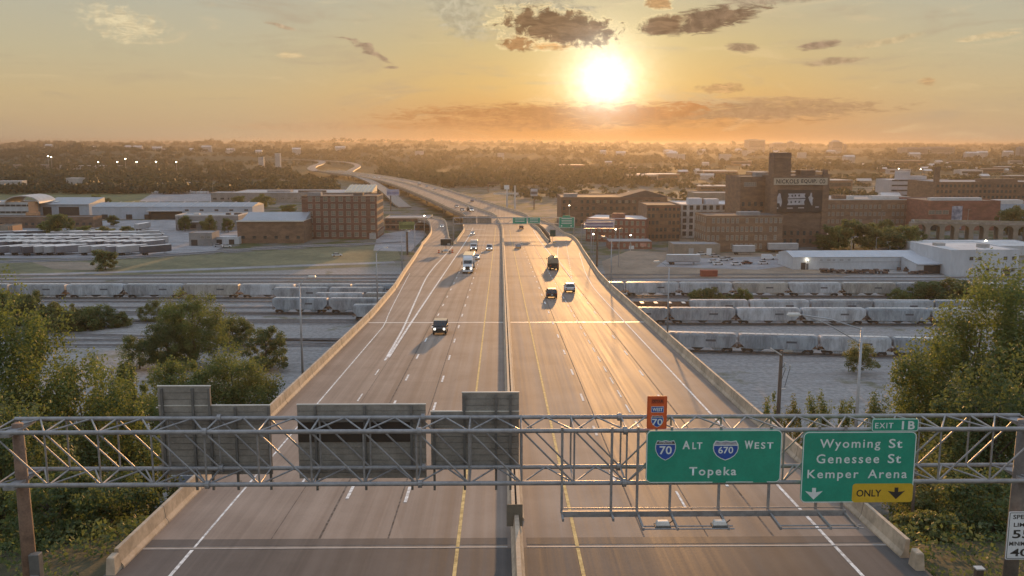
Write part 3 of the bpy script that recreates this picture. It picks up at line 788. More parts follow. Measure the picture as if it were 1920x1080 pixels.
M_LAMPH = M('lamp_housing_white', (.62, .60, .56), .4, .08, 3.0)
for px in (1243, 1350):
    X = AY(px, 983, GY - 2).x
    root = empty('sign_lamp', (X, GY - 1.9, zlow + .03), 0, 'white sign lighting lamp on the rails below the Topeka sign', 'lamp', 'sign lamps on the walkway rails')
    MB().box((0, 0, .14), (.62, .34, .2), taper=(.8, .7)).build('lamp_housing', M_LAMPH, root, bevel=.03)
    MB().box((0, 0, 0), (.7, .4, .08)).build('lamp_base', M_ALUD, root)
    MB().tube((.3, .1, .05), (.52, .22, .16), .025, .025, 6).build('cable', M_BLACK, root)

# backs of the signs for the other direction
BY = GY + GD + .32
def back_sign(label, x0, x1, y0, y1, posts, tab=None, cover=None, low=918):
    f = Face('overhead_sign', label, 'road sign', x0, x1, y0, y1, BY)
    def planks(a, b, t, bt, nm):
        W1, W0 = f.w(t), f.w(bt); n = max(1, round((W1 - W0) / .305)); h = (W1 - W0) / n
        for i in range(n):
            MB().box(((f.u(a) + f.u(b)) / 2, .03 + .004 * (i % 2), W0 + h * (i + .5)), (f.u(b) - f.u(a), .05, h - .02)).build('panel_plank', M_ALU, f.root)
        MB().box(((f.u(a) + f.u(b)) / 2, .03, W1 + .02), (f.u(b) - f.u(a) + .03, .09, .045)).build('top_edge', M_EDGE, f.root)
        MB().box(((f.u(a) + f.u(b)) / 2, .066, (W1 + W0) / 2), (f.u(b) - f.u(a), .012, W1 - W0 - .02)).build('face_sheet', M_ALU, f.root)
    planks(x0, x1, y0, y1, 'panel')
    if tab: planks(tab[0], tab[1], tab[2], y0 - .5, 'tab')
    for p in posts:
        t = tab[2] + 3 if tab and tab[0] - 2 < p < tab[1] + 2 else y0 + 2
        W1, W0 = f.w(t), f.w(low)
        MB().box((f.u(p), -.06, (W1 + W0) / 2), (.11, .11, W1 - W0)).build('support_post', M_ALUD, f.root)
        MB().prism([(-.02, W0 + .32), (.36, W0 + .32), (-.02, W0 + .02)], 'x', f.u(p) - .04, f.u(p) + .04).build('gusset', M_ALUD, f.root)
    if cover:
        MB().box(((f.u(cover[0]) + f.u(cover[1])) / 2, -.015, (f.w(cover[2]) + f.w(cover[3])) / 2), (f.u(cover[1]) - f.u(cover[0]), .03, f.w(cover[2]) - f.w(cover[3]))).build('cover_board', M_BROWNB, f.root)
    return f
back_sign('grey back of an overhead sign with a tall exit tab rising above the tree line', 301, 509, 761, 890, (309, 366, 397, 444, 506), (301, 399, 725))
back_sign('widest grey sign back with a dark brown band across its upper part', 559, 799, 759, 897, (593, 685, 772), None, (560, 770, 791, 828))
back_sign('grey sign back with a tab, hung directly over the median barrier', 808, 973, 772, 876, (814, 871, 930, 957), (867, 973, 737))

# ---- small roadside signs
mz = deckz(51.0)
f5 = Face('median_sign', 'small dull sign back clamped to the slotted median barrier', 'road sign', 950, 980, 946, 987, 50.4)
MB().box((0, .02, (f5.w(946) + f5.w(987)) / 2), (f5.u(980) - f5.u(950), .03, f5.w(946) - f5.w(987))).build('panel', M('sign_back_brown', (.17, .15, .115), .6, .1, 2), f5.root)
MB().box((.0, .06, -.25), (.07, .06, 2.6)).build('post', M_GALV, f5.root)
MB().box((.0, .03, .62), (.5, .02, .06)).build('clamp', M_ALUD, f5.root)
f6 = Face('speed_limit_sign', 'white sign reading SPEED LIMIT 55 MINIMUM 40 fixed on the sign bridge post', 'road sign', 1888.5, 1943, 959.5, 1049, GY - .05)
f6.rrect('panel', 1888.5, 1943, 959.5, 1049, .06, M_SWHITE, 0, .03)
f6.frame('border', 1890, 1941.5, 961, 1047.5, .05, .028, M_BLACK, -.003, 0)
for b, x0, x1, y0, y1 in (('SPEED', 1896.5, 1935, 965, 973.2), ('LIMIT', 1899, 1933, 980, 987.6), ('55', 1898, 1932, 993.5, 1009), ('MINIMUM', 1893.5, 1938.5, 1015.3, 1023), ('40', 1897, 1932, 1028.6, 1043)):
    f6.text(b, x0, x1, y0, y1, M_BLACK, -.005, .02)
MB().box((0, .16, .7), (.5, .26, .1)).build('bracket', M_GALV, f6.root); MB().box((0, .16, 1.6), (.5, .26, .1)).build('bracket', M_GALV, f6.root)
# ------------------------------------------------------------------ trees
LEAF_A = leaf_mat('leaf_olive', (.085, .108, .042), (.14, .168, .062), (.20, .25, .06))
LEAF_B = leaf_mat('leaf_dark', (.07, .092, .04), (.115, .145, .06), (.15, .19, .055))
LEAF_C = leaf_mat('leaf_dry', (.105, .118, .048), (.17, .18, .072), (.22, .23, .06))
LEAF_F = leaf_mat('leaf_far', (.032, .044, .026), (.06, .075, .042), (.045, .055, .028))
M_BARK = M('bark', (.095, .075, .055), .9, .2, 2.5, bump=.4)
def quads_mesh(name, cen, nrm, size, mats, rs):
    """cen (n,3), nrm (n,3), size (n,) -> n leaf quads"""
    n = len(cen)
    nrm = nrm / (np.linalg.norm(nrm, axis=1, keepdims=True) + 1e-9)
    ref = rs.normal(size=(n, 3)); t = np.cross(nrm, ref); t /= (np.linalg.norm(t, axis=1, keepdims=True) + 1e-9); b = np.cross(nrm, t)
    s = size[:, None]; asp = rs.uniform(.55, .9, (n, 1))
    V = np.stack([cen - t * s - b * s * asp * .3, cen + b * s * asp * -.9 , cen + t * s + b * s * asp * .3, cen + b * s * asp * .9], 1).reshape(-1, 3)
    me = bpy.data.meshes.new(name); me.vertices.add(4 * n); me.loops.add(4 * n); me.polygons.add(n)
    me.vertices.foreach_set('co', V.astype(np.float32).ravel())
    me.loops.foreach_set('vertex_index', np.arange(4 * n, dtype=np.int32))
    me.polygons.foreach_set('loop_start', np.arange(0, 4 * n, 4, dtype=np.int32))
    me.materials.append(mats); me.update(calc_edges=True); me.validate(); return me
def crown_pts(seed, ncl, nleaf, spread=(1, 1, 1), lean=0.0, clump=.30, low=-.75):
    rs = np.random.default_rng(seed)
    c = []
    while len(c) < ncl:
        p = rs.uniform(-1, 1, 3)
        r = np.linalg.norm(p)
        if r > 1 or p[2] < low or (r < .45 and rs.random() < .6): continue
        if p[2] < 0 and rs.random() < .25: continue
        c.append(p)
    c = np.array(c); c *= (0.80 + .34 * rs.random((ncl, 1)))
    cr = clump * rs.uniform(.55, 1.35, ncl)
    k = rs.integers(0, ncl, nleaf)
    d = rs.normal(size=(nleaf, 3)); d /= np.linalg.norm(d, axis=1, keepdims=True)
    rad = rs.random((nleaf, 1)) ** .45
    P = c[k] + d * rad * cr[k][:, None] * np.array([1, 1, .8])
    P = P * np.array(spread); P[:, 0] += lean * P[:, 2]
    for ax in range(3):
        a_, b_ = np.percentile(P[:, ax], (1.0, 99.0)); P[:, ax] = (P[:, ax] - (a_ + b_) / 2) / ((b_ - a_) / 2)
    N = d * .8 + rs.normal(size=(nleaf, 3)) * .7 + np.array([0, 0, .35])
    return P, N, rs
def crown(name, seed, ncl, nleaf, leaf, mat, **k):
    P, N, rs = crown_pts(seed, ncl, nleaf, **k)
    return quads_mesh(name, P, N, leaf * rs.uniform(.6, 1.4, len(P)), mat, rs)
BIG = [LEAF_A, LEAF_B, LEAF_A, LEAF_C]          # near trees: every crown grown for itself, at true leaf size
bigseed = [100]
def grown(rad, hz, mat):
    bigseed[0] += 1; sd = bigseed[0]
    area = rad * (rad + hz); n = int(min(36000, max(4500, area * 380)))
    P, N, rs = crown_pts(sd, int(min(150, 34 + area * 1.1)), n, clump=rs_clump(sd), lean=.12 * math.sin(sd * 1.7))
    P = P * np.array([rad, rad, hz])
    return quads_mesh('crown', P, N, .138 * rs.uniform(.6, 1.6, n) * (1.0 if area > 30 else .85), mat, rs)
def rs_clump(sd): return .22 + .10 * ((sd * 37) % 10) / 10
MIDC = [crown('crown', 21, 46, 5200, .07, LEAF_A), crown('crown', 22, 40, 5000, .07, LEAF_B), crown('crown', 23, 36, 4600, .072, LEAF_C, spread=(1.2, 1.2, .9)), crown('crown', 24, 44, 5000, .07, LEAF_B, spread=(1, 1, 1.2))]
SMALL = [crown('crown', 31, 20, 900, .13, LEAF_B), crown('crown', 32, 22, 900, .13, LEAF_A, spread=(1.1, 1.1, .9)), crown('crown', 33, 18, 800, .14, LEAF_C)]
def trunk_mesh(seed, limbs):
    rs = random.Random(seed); mb = MB()
    mb.tube((0, 0, -.04), (.02, .01, .33), .036, .026, 8); mb.tube((.02, .01, .33), (.0, .03, .62), .026, .016, 7); mb.tube((0, .03, .62), (.03, 0, .88), .016, .005, 6)
    for i in range(limbs):
        a = rs.uniform(0, 6.28); z = rs.uniform(.26, .62); L = rs.uniform(.16, .34)
        p0 = Vector((.01, .015, z)); p1 = p0 + Vector((math.cos(a) * L * .6, math.sin(a) * L * .6, L * .5)); p2 = p1 + Vector((math.cos(a + .4) * L * .5, math.sin(a + .4) * L * .5, L * .45))
        mb.tube(p0, p1, .014, .009, 6); mb.tube(p1, p2, .009, .003, 5)
    return mb.mesh('trunk', M_BARK, smooth=True)
TRUNK = [trunk_mesh(i, n) for i, n in ((1, 9), (2, 11), (3, 8))]
TRUNKS = trunk_mesh(9, 4)
tcount = [0]
def tree(x, y, h, rad, label, meshset=None, var=0, z=None, name='leafy_tree', group=None, crown_frac=.62, cat='tree', zs=1.0):
    tcount[0] += 1; k = tcount[0]
    z0 = hgt(x, y) - .1 if z is None else z
    root = empty(name, (x, y, z0), random.uniform(0, 6.28), label, cat, group)
    link('trunk', TRUNKS if meshset is SMALL else TRUNK[k % 3], root, (0, 0, 0), (0, 0, 0), (min(h * .85, rad * 1.9), min(h * .85, rad * 1.9), h * .94))
    cz = h * crown_frac
    if meshset is BIG: link('crown', grown(rad, cz / 2, BIG[var % 4]), root, (0, 0, h - cz / 2 * .98))
    else: link('crown', meshset[var % len(meshset)], root, (0, 0, h - cz / 2 * .98), (0, 0, 0), (rad, rad * random.uniform(.9, 1.05), cz / 2))
    return root
def bush(x, y, h, rad, label, meshset=None, var=0, z=None, group=None, name='bush'):
    z0 = hgt(x, y) - .1 if z is None else z
    root = empty(name, (x, y, z0), random.uniform(0, 6.28), label, 'bush', group)
    MB().tube((0, 0, -.1), (0, 0, h * .5), .06 * h ** .5, .03, 6).build('stem', M_BARK, root)
    if meshset is BIG: link('foliage', grown(rad, h * .54, BIG[var % 4]), root, (0, 0, h * .52)); return root
    link('foliage', (meshset or MIDC)[var % len(meshset or MIDC)], root, (0, 0, h * .5), (0, 0, 0), (rad, rad * random.uniform(.85, 1.1), h * .56))
    return root
def tree_px(px, ytop, Y, wpx, label, var=0, ms=None, frac=.75, **k):
    top = AY(px, ytop, Y); zc = Y
    return tree(top.x, Y, top.z - (hgt(top.x, Y) - .1), wpx * zc / FPX / 2, label, ms or BIG, var, crown_frac=frac, **k)
# trees on the bluff, near side
tree_px(-40, 556, 88, 190, 'tall yellow-green tree at the edge of the bluff by the gravel clearing', 0, frac=.8)
tree_px(58, 600, 96, 130, 'broad green tree on the bluff in front of the lamp pole yard', 2, frac=.8)
tree_px(150, 690, 92, 210, 'spreading olive tree rising behind the end of the sign bridge', 0, frac=.85)
tree_px(-20, 760, 70, 260, 'dense dark tree wrapping the weathered sign bridge post', 1, frac=.9)
tree_px(60, 800, 84, 220, 'lower bluff tree half hidden behind the truss braces', 3, frac=.9)
tree_px(240, 686, 118, 110, 'slim light green tree beside the tall exit tab sign', 2, frac=.85)
tree_px(330, 684, 135, 120, 'round sunlit tree just behind the tall exit tab sign', 0, frac=.85)
tree_px(436, 664, 140, 160, 'large round tree touching the sunlit barrier near the lone lamp post', 0, frac=.9)
tree_px(200, 888, 62, 170, 'dark scrubby tree on the slope under the truss', 1, frac=.95)
tree_px(90, 900, 56, 210, 'black-green thicket tree at the foot of the weathered post', 1, frac=.95)
tree_px(262, 800, 96, 120, 'bushy tree beside the street that passes under the deck', 1, frac=.95)
# sun side bluff
tree_px(1846, 518, 96, 230, 'towering cottonwood rising higher than the hopper trains', 0, frac=.86)
tree_px(1925, 560, 90, 170, 'second tall cottonwood crown shouldering the towering one', 2, frac=.86)
tree_px(1760, 650, 92, 150, 'leaning lower crown in front of the towering cottonwood', 0, frac=.86)
tree_px(1880, 690, 76, 240, 'dense green tree behind the right end of the sign bridge', 1, frac=.92)
tree_px(1790, 880, 66, 210, 'shady slope tree just below the Kemper Arena sign', 3, frac=.95)
tree_px(1870, 900, 60, 190, 'dark slope tree behind the speed limit sign', 1, frac=.95)
tree_px(1745, 960, 56, 110, 'low yellow-green shrub tree beside the barrier end block', 3, frac=.97)
tree_px(1930, 830, 72, 200, 'deep green tree closing the gap behind the truss end', 1, frac=.95)
for i, (px, yt, Y, w, v) in enumerate(((1448, 752, 128, 44, 0), (1490, 758, 130, 40, 3), (1540, 752, 126, 60, 0), (1590, 762, 128, 50, 2), (1650, 752, 118, 70, 1), (1700, 735, 110, 70, 0))):
    t = AY(px, yt, Y); bush(t.x, Y, t.z - hgt(t.x, Y), w * Y / FPX / 2, ['ragged bush at the foot of the wooden utility pole', 'dry little bush between pole and street', 'light green roadside bush over the wide guide sign', 'low bush beyond the gap of the two green signs', 'round bush behind the exit tab sign', 'bushy regrowth under the cottonwoods'][i], BIG, v)
# yard trees
def yard_tree(px, ytop, ybase, wpx, label, var, ms=None, **k):
    p = G(px, ybase); zt_ = AY(px, ytop, p.y).z
    return tree(p.x, p.y, zt_, wpx * p.y / FPX / 2, label, ms or BIG, var, z=-.1, crown_frac=.92, **k)
yard_tree(365, 556, 690, 112, 'large rounded tree in the middle of the gravel clearing', 0)
yard_tree(318, 590, 692, 80, 'tree crowded against the large rounded clearing tree', 1)
yard_tree(262, 630, 692, 66, 'dark low tree at the tip of the clearing clump', 1)
yard_tree(438, 592, 654, 66, 'dark tree with a notched top beside the clearing clump', 1)
yard_tree(500, 616, 694, 78, 'dark oval tree standing close to the tall lamp post', 1)
yard_tree(1612, 643, 702, 58, 'rounded lone shrub-like tree in front of the nearest hopper train', 3)
yard_tree(198, 470, 506, 42, 'lone round tree on the grass strip by the trailer lot', 1, MIDC)
G_HEDGE = 'scrub along the rail yard'
for i, (px, yt, yb, w) in enumerate(((10, 548, 612, 70), (52, 552, 618, 60), (92, 572, 618, 66), (130, 576, 620, 60), (165, 580, 618, 56), (196, 576, 614, 56), (226, 588, 612, 40), (284, 566, 602, 46))):
    p = G(px, yb); bush(p.x, p.y, AY(px, yt, p.y).z, w * p.y / FPX / 2, 'green scrub bush in the row along the hopper train siding', BIG if i % 2 else MIDC, i, -.1, G_HEDGE)
for i, (px, yt, yb, w) in enumerate(((1305, 546, 570, 32), (1328, 542, 570, 34), (1350, 550, 569, 26), (1372, 552, 569, 34), (1396, 544, 569, 34), (1434, 558, 569, 18))):
    p = G(px, yb); bush(p.x, p.y, AY(px, yt, p.y).z, w * p.y / FPX / 2, 'olive bush growing between two lines of hopper cars', MIDC, i, -.1, 'bushes between the hopper lines')
for i, (px, yt, yb, w) in enumerate(((1690, 545, 567, 44), (1735, 530, 566, 60), (1775, 524, 562, 70), (1820, 530, 562, 70), (1880, 545, 566, 60), (1912, 548, 570, 50))):
    p = G(px, yb); bush(p.x, p.y, AY(px, yt, p.y).z, w * p.y / FPX / 2, 'dark bush in the thicket at the end of the far hopper line', MIDC, i, -.1, 'thicket by the far hopper line')
# town trees one can tell apart
town = [(110, 402, 446, 50, 'widest dark tree among the parked trailers'), (88, 416, 444, 30, 'smaller dark tree touching the widest trailer lot tree'), (212, 404, 424, 22, 'umbrella tree before the long white warehouse'), (198, 424, 442, 32, 'umbrella tree at the head of the trailer rows'), (237, 424, 441, 26, 'umbrella tree next to the parked white tractor'),
        (157, 424, 442, 26, 'round tree left of the first umbrella tree'), (347, 405, 434, 22, 'upright tree at the corner of the low office'), (392, 405, 436, 30, 'big round tree against the low office wall'), (428, 410, 436, 22, 'round tree beside the low brick shed'),
        (185, 366, 384, 26, 'tree at the edge of the mown field'), (200, 372, 384, 18, 'small tree on the mown field edge'), (492, 365, 392, 36, 'round dark tree behind the six storey brick building'), (447, 368, 388, 24, 'dark tree at the roof end of the white warehouse'),
        (540, 384, 398, 30, 'flat dark tree behind the long grey roof')]
for i, (px, yt, yb, w, lab) in enumerate(town):
    p = G(px, yb); tree(p.x, p.y, AY(px, yt, p.y).z, w * p.y / FPX / 2, lab, MIDC, i * 3 + 1, z=-.1, crown_frac=.85)
for i, (px, yt, yb, w) in enumerate(((1570, 425, 468, 50), (1600, 415, 466, 60), (1635, 420, 468, 54), (1666, 430, 468, 50), (1690, 424, 466, 60), (1715, 432, 462, 40), (1655, 412, 440, 40), (1545, 440, 468, 36))):
    p = G(px, yb); tree(p.x, p.y, AY(px, yt, p.y).z, w * p.y / FPX / 2, 'leafy tree in the grove behind the long white shed', MIDC, i, z=-.1, crown_frac=.9, group='grove behind the white shed')
for i, (px, yt, yb, w) in enumerate(((1888, 392, 440, 40), (1910, 388, 440, 44))):
    p = G(px, yb); tree(p.x, p.y, AY(px, yt, p.y).z, w * p.y / FPX / 2, ['tree with a lamp post beside it near the blue mural wall', 'tree in front of the blue mural wall'][i], MIDC, i + 1, z=-.1, crown_frac=.9)

# undergrowth covering the bluff on both sides of the deck
def undergrowth():
    rs = np.random.default_rng(77); n = 60000
    side = np.where(rs.random(n) < .5, -1, 1); x = side * (22.8 + rs.random(n) ** 1.3 * 46); y = 38 + rs.random(n) ** 1.1 * 68
    z = np.array([hgt(float(a), float(b)) for a, b in zip(x, y)]); lump = np.sin(x * .9 + 1.1) * np.cos(y * .8) + np.sin(x * .37 - y * .51)
    keep = lump > -1.1; x, y, z, lump = x[keep], y[keep], z[keep], lump[keep]; n = len(x)
    P = np.stack([x, y, z + rs.random(n) * (.5 + .55 * np.clip(lump + 1, 0, 3))], 1); N = rs.normal(size=(n, 3)) + np.array([0, -.2, .8])
    o = link('undergrowth', quads_mesh('undergrowth', P, N, (.10 + .002 * (y - 38)) * rs.uniform(.6, 1.6, n), LEAF_B, rs)); tag(o, kind='stuff')
undergrowth()
# far woods: one mass per belt
def woods(name, spots, leaves=34, mat=LEAF_F, leafk=.34):
    rs = np.random.default_rng(len(spots) + 5)
    S = np.array(spots)       # x, y, z, r, h
    n = len(S); k = np.repeat(np.arange(n), leaves)
    d = rs.normal(size=(n * leaves, 3)); d /= np.linalg.norm(d, axis=1, keepdims=True); d[:, 2] = np.abs(d[:, 2]) * 1.0 - .25
    lump = 1 + .22 * rs.normal(size=(n * leaves, 1))
    P = S[k, :3] + d * lump * np.stack([S[k, 3], S[k, 3], S[k, 4] * .55], 1) + np.stack([np.zeros(n * leaves)] * 2 + [S[k, 4] * .48], 1)
    N = d + rs.normal(size=d.shape) * .45
    me = quads_mesh(name, P, N, S[k, 3] * leafk * rs.uniform(.6, 1.3, n * leaves) * 1.15, mat, rs)
    o = link(name, me); tag(o, kind='stuff'); return o
def scatter(n, fn, seed):
    rs = random.Random(seed); out = []
    while len(out) < n:
        s = fn(rs)
        if s: out.append(s)
    return out
def belt(y0, y1, a0, a1, r0, r1, dens=None):
    def f(rs):
        y = y0 + (y1 - y0) * rs.random() ** .8; x = y * rs.uniform(a0, a1)
        if dens and not dens(x, y, rs): return None
        if near_road(x, y): return None
        r = rs.uniform(r0, r1)
        return (x, y, hgt(x, y) - .5, r, r * rs.uniform(1.2, 1.9))
    return f
ROADPTS = [(p.x, p.y) for p in fl + fly + loop + slip + RL + SL]
RP = np.array(ROADPTS)
def near_road(x, y): return float(np.min((RP[:, 0] - x) ** 2 + (RP[:, 1] - y) ** 2)) < 42 ** 2
nz = lambda x, y, s: math.sin(x * s * 1.3 + y * s * .7) + math.sin(y * s * 1.9 - x * s * .4 + 1.7)
WOODS = woods('far_woods', scatter(2600, belt(3000, 9000, -.62, .64, 8, 17, lambda x, y, r: nz(x, y, .002) > -1.1), 3), 26)
woods('hill_woods', scatter(2700, belt(1500, 3200, -.60, .62, 5, 9.5, lambda x, y, r: (nz(x, y, .006) > (-.9 if x < .1 * y else -.2))), 4), 30)
woods('river_woods', scatter(1500, belt(1020, 1520, -.62, .16, 4, 7.5, lambda x, y, r: nz(x, y, .012) > -.5), 5), 34)
woods('street_trees', scatter(750, belt(720, 1450, .0, .62, 2.6, 5.0, lambda x, y, r: nz(x, y, .02) > -.1), 6), 34)
woods('field_hedge', scatter(230, belt(905, 960, -.60, -.12, 4, 7), 8), 40)
# ------------------------------------------------------------------ rail yard
M_BALL = M('track_ballast', (.225, .215, .21), .95, .18, .8, bump=.4)
M_RAIL = M('rail_steel', (.20, .17, .15), .45, .1, 1.0, metal=.6)
M_HG = [M('hopper_paint_pale', (.40, .42, .44), .55, .20, .35, stretch=(1, 1, .25)), M('hopper_paint_grey', (.31, .325, .34), .55, .20, .35, stretch=(1, 1, .25)),
        M('hopper_paint_tan', (.34, .32, .29), .55, .20, .35, stretch=(1, 1, .25)), M('hopper_paint_blue', (.28, .315, .345), .55, .20, .35, stretch=(1, 1, .25))]
M_UND = M('car_underframe', (.085, .07, .06), .8, .2, 1.0)
M_HRUST = M('rusty_end_sill', (.22, .13, .085), .8, .2, 1.2)
M_HATCH = M('hatch_covers', (.66, .65, .62), .4, .08, 1.0)
M_STRIPE = M('stencil_dark', (.10, .10, .11), .7, .1, 1.0)
def hopper_proto(mat):
    L = 9.0
    root = empty('hopper_car', (0, 0, 0))
    mb = MB(); nsec = 7
    prof = [(-L, 4.25), (-L + .25, 4.5), (L - .25, 4.5), (L, 4.25), (L, 3.25), (L - 2.0, 1.35), (-L + 2.0, 1.35), (-L, 3.25)]
    # bulged body: three extrusions of growing height make the rounded shoulders
    mb.prism([(-L + .05, 4.15), (L - .05, 4.15), (L - .05, 2.7), (L - 1.55, 1.15), (-L + 1.55, 1.15), (-L + .05, 2.7)], 'y', -1.56, 1.56)
    mb.prism([(-L + .02, 4.15), (-L + .1, 4.38), (L - .1, 4.38), (L - .02, 4.15)], 'y', -1.38, 1.38)
    mb.prism([(-L + .1, 4.38), (-L + .2, 4.52), (L - .2, 4.52), (L - .1, 4.38)], 'y', -1.02, 1.02)
    mb.build('body', mat, root)
    MB().box((0, 0, 1.2), (2 * L + .4, .6, .36)).build('center_sill', M_UND, root)
    for s in (-1, 1):
        MB().box((0, s * 1.5, 1.32), (2 * L - .2, .1, .24)).build('side_sill', M_HG[2], root)
    w = MB()
    for i in range(10): w.box((-7.6 + i * 1.69, 0, 4.62), (1.25, .62, .14))
    w.box((0, .55, 4.66), (2 * L - 1, .28, .05)); w.box((0, -.55, 4.66), (2 * L - 1, .28, .05))
    w.build('roof_hatches', M_HATCH, root)
    for i in range(3):
        MB().prism([(-2.0, 1.38), (2.0, 1.38), (.55, .42), (-.55, .42)], 'y', -1.25, 1.25).build('hopper_chute', M_UND if i == 1 else mat, root, loc=(-4.6 + i * 4.6, 0, 0))
    for s in (-1, 1):
        e = MB()
        e.box((s * (L - .55), 0, 1.42), (1.3, 2.9, .16)); e.box((s * (L - .06), 0, 2.4), (.08, .1, 2.0), ry=s * .0)
        for yy_ in (-1.35, 1.35): e.tube((s * (L + .0), yy_, 1.4), (s * (L - .1), yy_, 3.4), .05, .05, 5)
        for yy_ in (-1.0, 1.0): e.tube((s * (L - 1.9), yy_, 1.5), (s * (L - .1), yy_, 3.2), .07, .07, 5)
        e.build('end_frame', M_HRUST, root)
        b = MB().box((s * 6.9, 0, .62), (2.6, 2.0, .36)).build('bogie', M_UND, root)
        for dx in (-.85, .85):
            for yy_ in (-.75, .75): MB().tube((s * 6.9 + dx, yy_ - .07, .46), (s * 6.9 + dx, yy_ + .07, .46), .44, .44, 12).build('wheel', M_UND, b)
        MB().box((s * 9.05, 0, .95), (.55, .25, .25)).build('coupler', M_UND, root)
    for s in (-1, 1):
        MB().box((-3.0 * s, s * 1.568, 3.0), (2.4, .012, .5)).build('stencil', M_STRIPE, root)
    return root
PROTO = [hopper_proto(m) for m in M_HG]
used = [False] * 4
def rail_row(pa, pb, cps, cols_, label, group):
    A, B = G(*pa), G(*pb); d = (B - A).normalized(); ang = math.atan2(d.y, d.x)
    def on(px):                     # point of the track that a sight column crosses
        r0, r1 = ray(px, 540), None
        n = Vector((r0.y, -r0.x, 0)); t = -(A.x * n.x + A.y * n.y) / (d.x * n.x + d.y * n.y); return A + d * t
    for i in range(len(cps) - 1):
        p, q = on(cps[i]), on(cps[i + 1]); c = (p + q) / 2; k = cols_[i % len(cols_)]
        o = PROTO[k] if not used[k] else copy_tree(PROTO[k]); used[k] = True
        o.location = (c.x, c.y, .35); o.rotation_euler = (0, 0, ang); o.scale = ((q - p).length / 18.6, 1, .93)
        tag(o, ['pale grey', 'mid grey', 'tan grey', 'bluish'][k] + ' covered hopper car ' + label, 'hopper car', group)
    return A, d
def track(A, d, x0=-420, x1=420):
    P = [A + d * ((x - A.x) / d.x) for x in (x0, x1)]
    L_, R_ = strip_along(P, 3.6); o = ribbon('track_bed', L_, R_, M_BALL, 0, None, .10); tag(o, kind='structure')
    for s in (-.72, .72):
        q = [p + Vector((-d.y, d.x, 0)) * s for p in P]; a, b = strip_along(q, .09); ribbon('rail', a, b, M_RAIL, .12, o, .30)
ROWS = [((0, 559.5), (700, 559.5), (-82, 20, 127, 235, 346, 451, 555, 661, 768), (3, 1, 0, 1, 2, 0, 1, 3), 'in the line passing the trailer lot grass', 'hopper cars beyond the scrub'),
        ((520, 566.5), (720, 566.5), (513, 617, 722), (1, 1), 'in the second siding behind the next line', 'hopper cars in the short sidings'),
        ((590, 577.5), (720, 577.5), (590, 683, 790), (0, 2), 'in the third siding squeezed beside the deck', 'hopper cars in the short sidings'),
        ((510, 587.5), (700, 588.5), (510, 616, 724), (3, 1), 'at the open yard end by the lamp post', 'hopper cars in the short sidings'),
        ((660, 601.5), (720, 601.5), (660, 772), (0, 0), 'poking out from under the sunlit barrier', 'hopper cars in the short sidings'),
        ((1165, 555.5), (1780, 557), (1066, 1171, 1272, 1372, 1476, 1576, 1678, 1782, 1886), (1, 0, 0, 2, 0, 2, 1, 0), 'in the farthest line below the long white shed', 'hopper cars in the farthest line'),
        ((1290, 592), (1780, 593), (1292, 1404, 1518, 1636, 1750, 1866), (0, 0, 1, 0, 3), 'in the line mostly hidden behind another train', 'hopper cars in the half hidden line'),
        ((1255, 608), (1700, 609.5), (1130, 1255, 1380, 1502, 1625, 1745, 1868), (1, 1, 0, 0, 3, 0), 'in the long train in front of the half hidden line', 'hopper cars in the long train'),
        ((1290, 659), (1700, 670), (1236, 1386, 1539, 1677, 1826), (1, 3, 0, 3), 'in the train nearest the street beside the bush', 'hopper cars nearest the street')]
for r in ROWS:
    A, d = rail_row(*r); track(A, d)
for yb in (530, 524, 517, 638, 648): A = G(400, yb); track(A, Vector((1, 0, 0)))
# rust-brown flat gondola standing in the half hidden line
p = G(1243, 590)
gd = empty('gondola_car', (p.x, p.y + 1, .35), 0, 'rust brown open gondola car parked before the half hidden hoppers', 'rail car')
g_ = MB(); g_.box((0, -1.45, 2.0), (17, .12, 1.9)); g_.box((0, 1.45, 2.0), (17, .12, 1.9)); g_.box((-8.44, 0, 2.0), (.12, 2.8, 1.9)); g_.box((8.44, 0, 2.0), (.12, 2.8, 1.9)); g_.box((0, 0, 1.1), (17, 2.8, .2))
g_.build('body', M_HRUST, gd)
for i in range(10): MB().box((-7.6 + 1.69 * i, -1.55, 2.0), (.14, .1, 1.9)).build('side_stake', M_HRUST, gd)
for i in range(4): MB().box((-6 + 4 * i, 0, 3.0), (1.0, 2.6, .14)).build('load_bar', M_HATCH, gd)
for s in (-1, 1):
    b = MB().box((s * 6.4, 0, .6), (2.6, 2.0, .36)).build('bogie', M_UND, gd)
    for dx in (-.85, .85):
        for yy_ in (-.75, .75): MB().tube((s * 6.4 + dx, yy_ - .07, .46), (s * 6.4 + dx, yy_ + .07, .46), .44, .44, 12).build('wheel', M_UND, b)

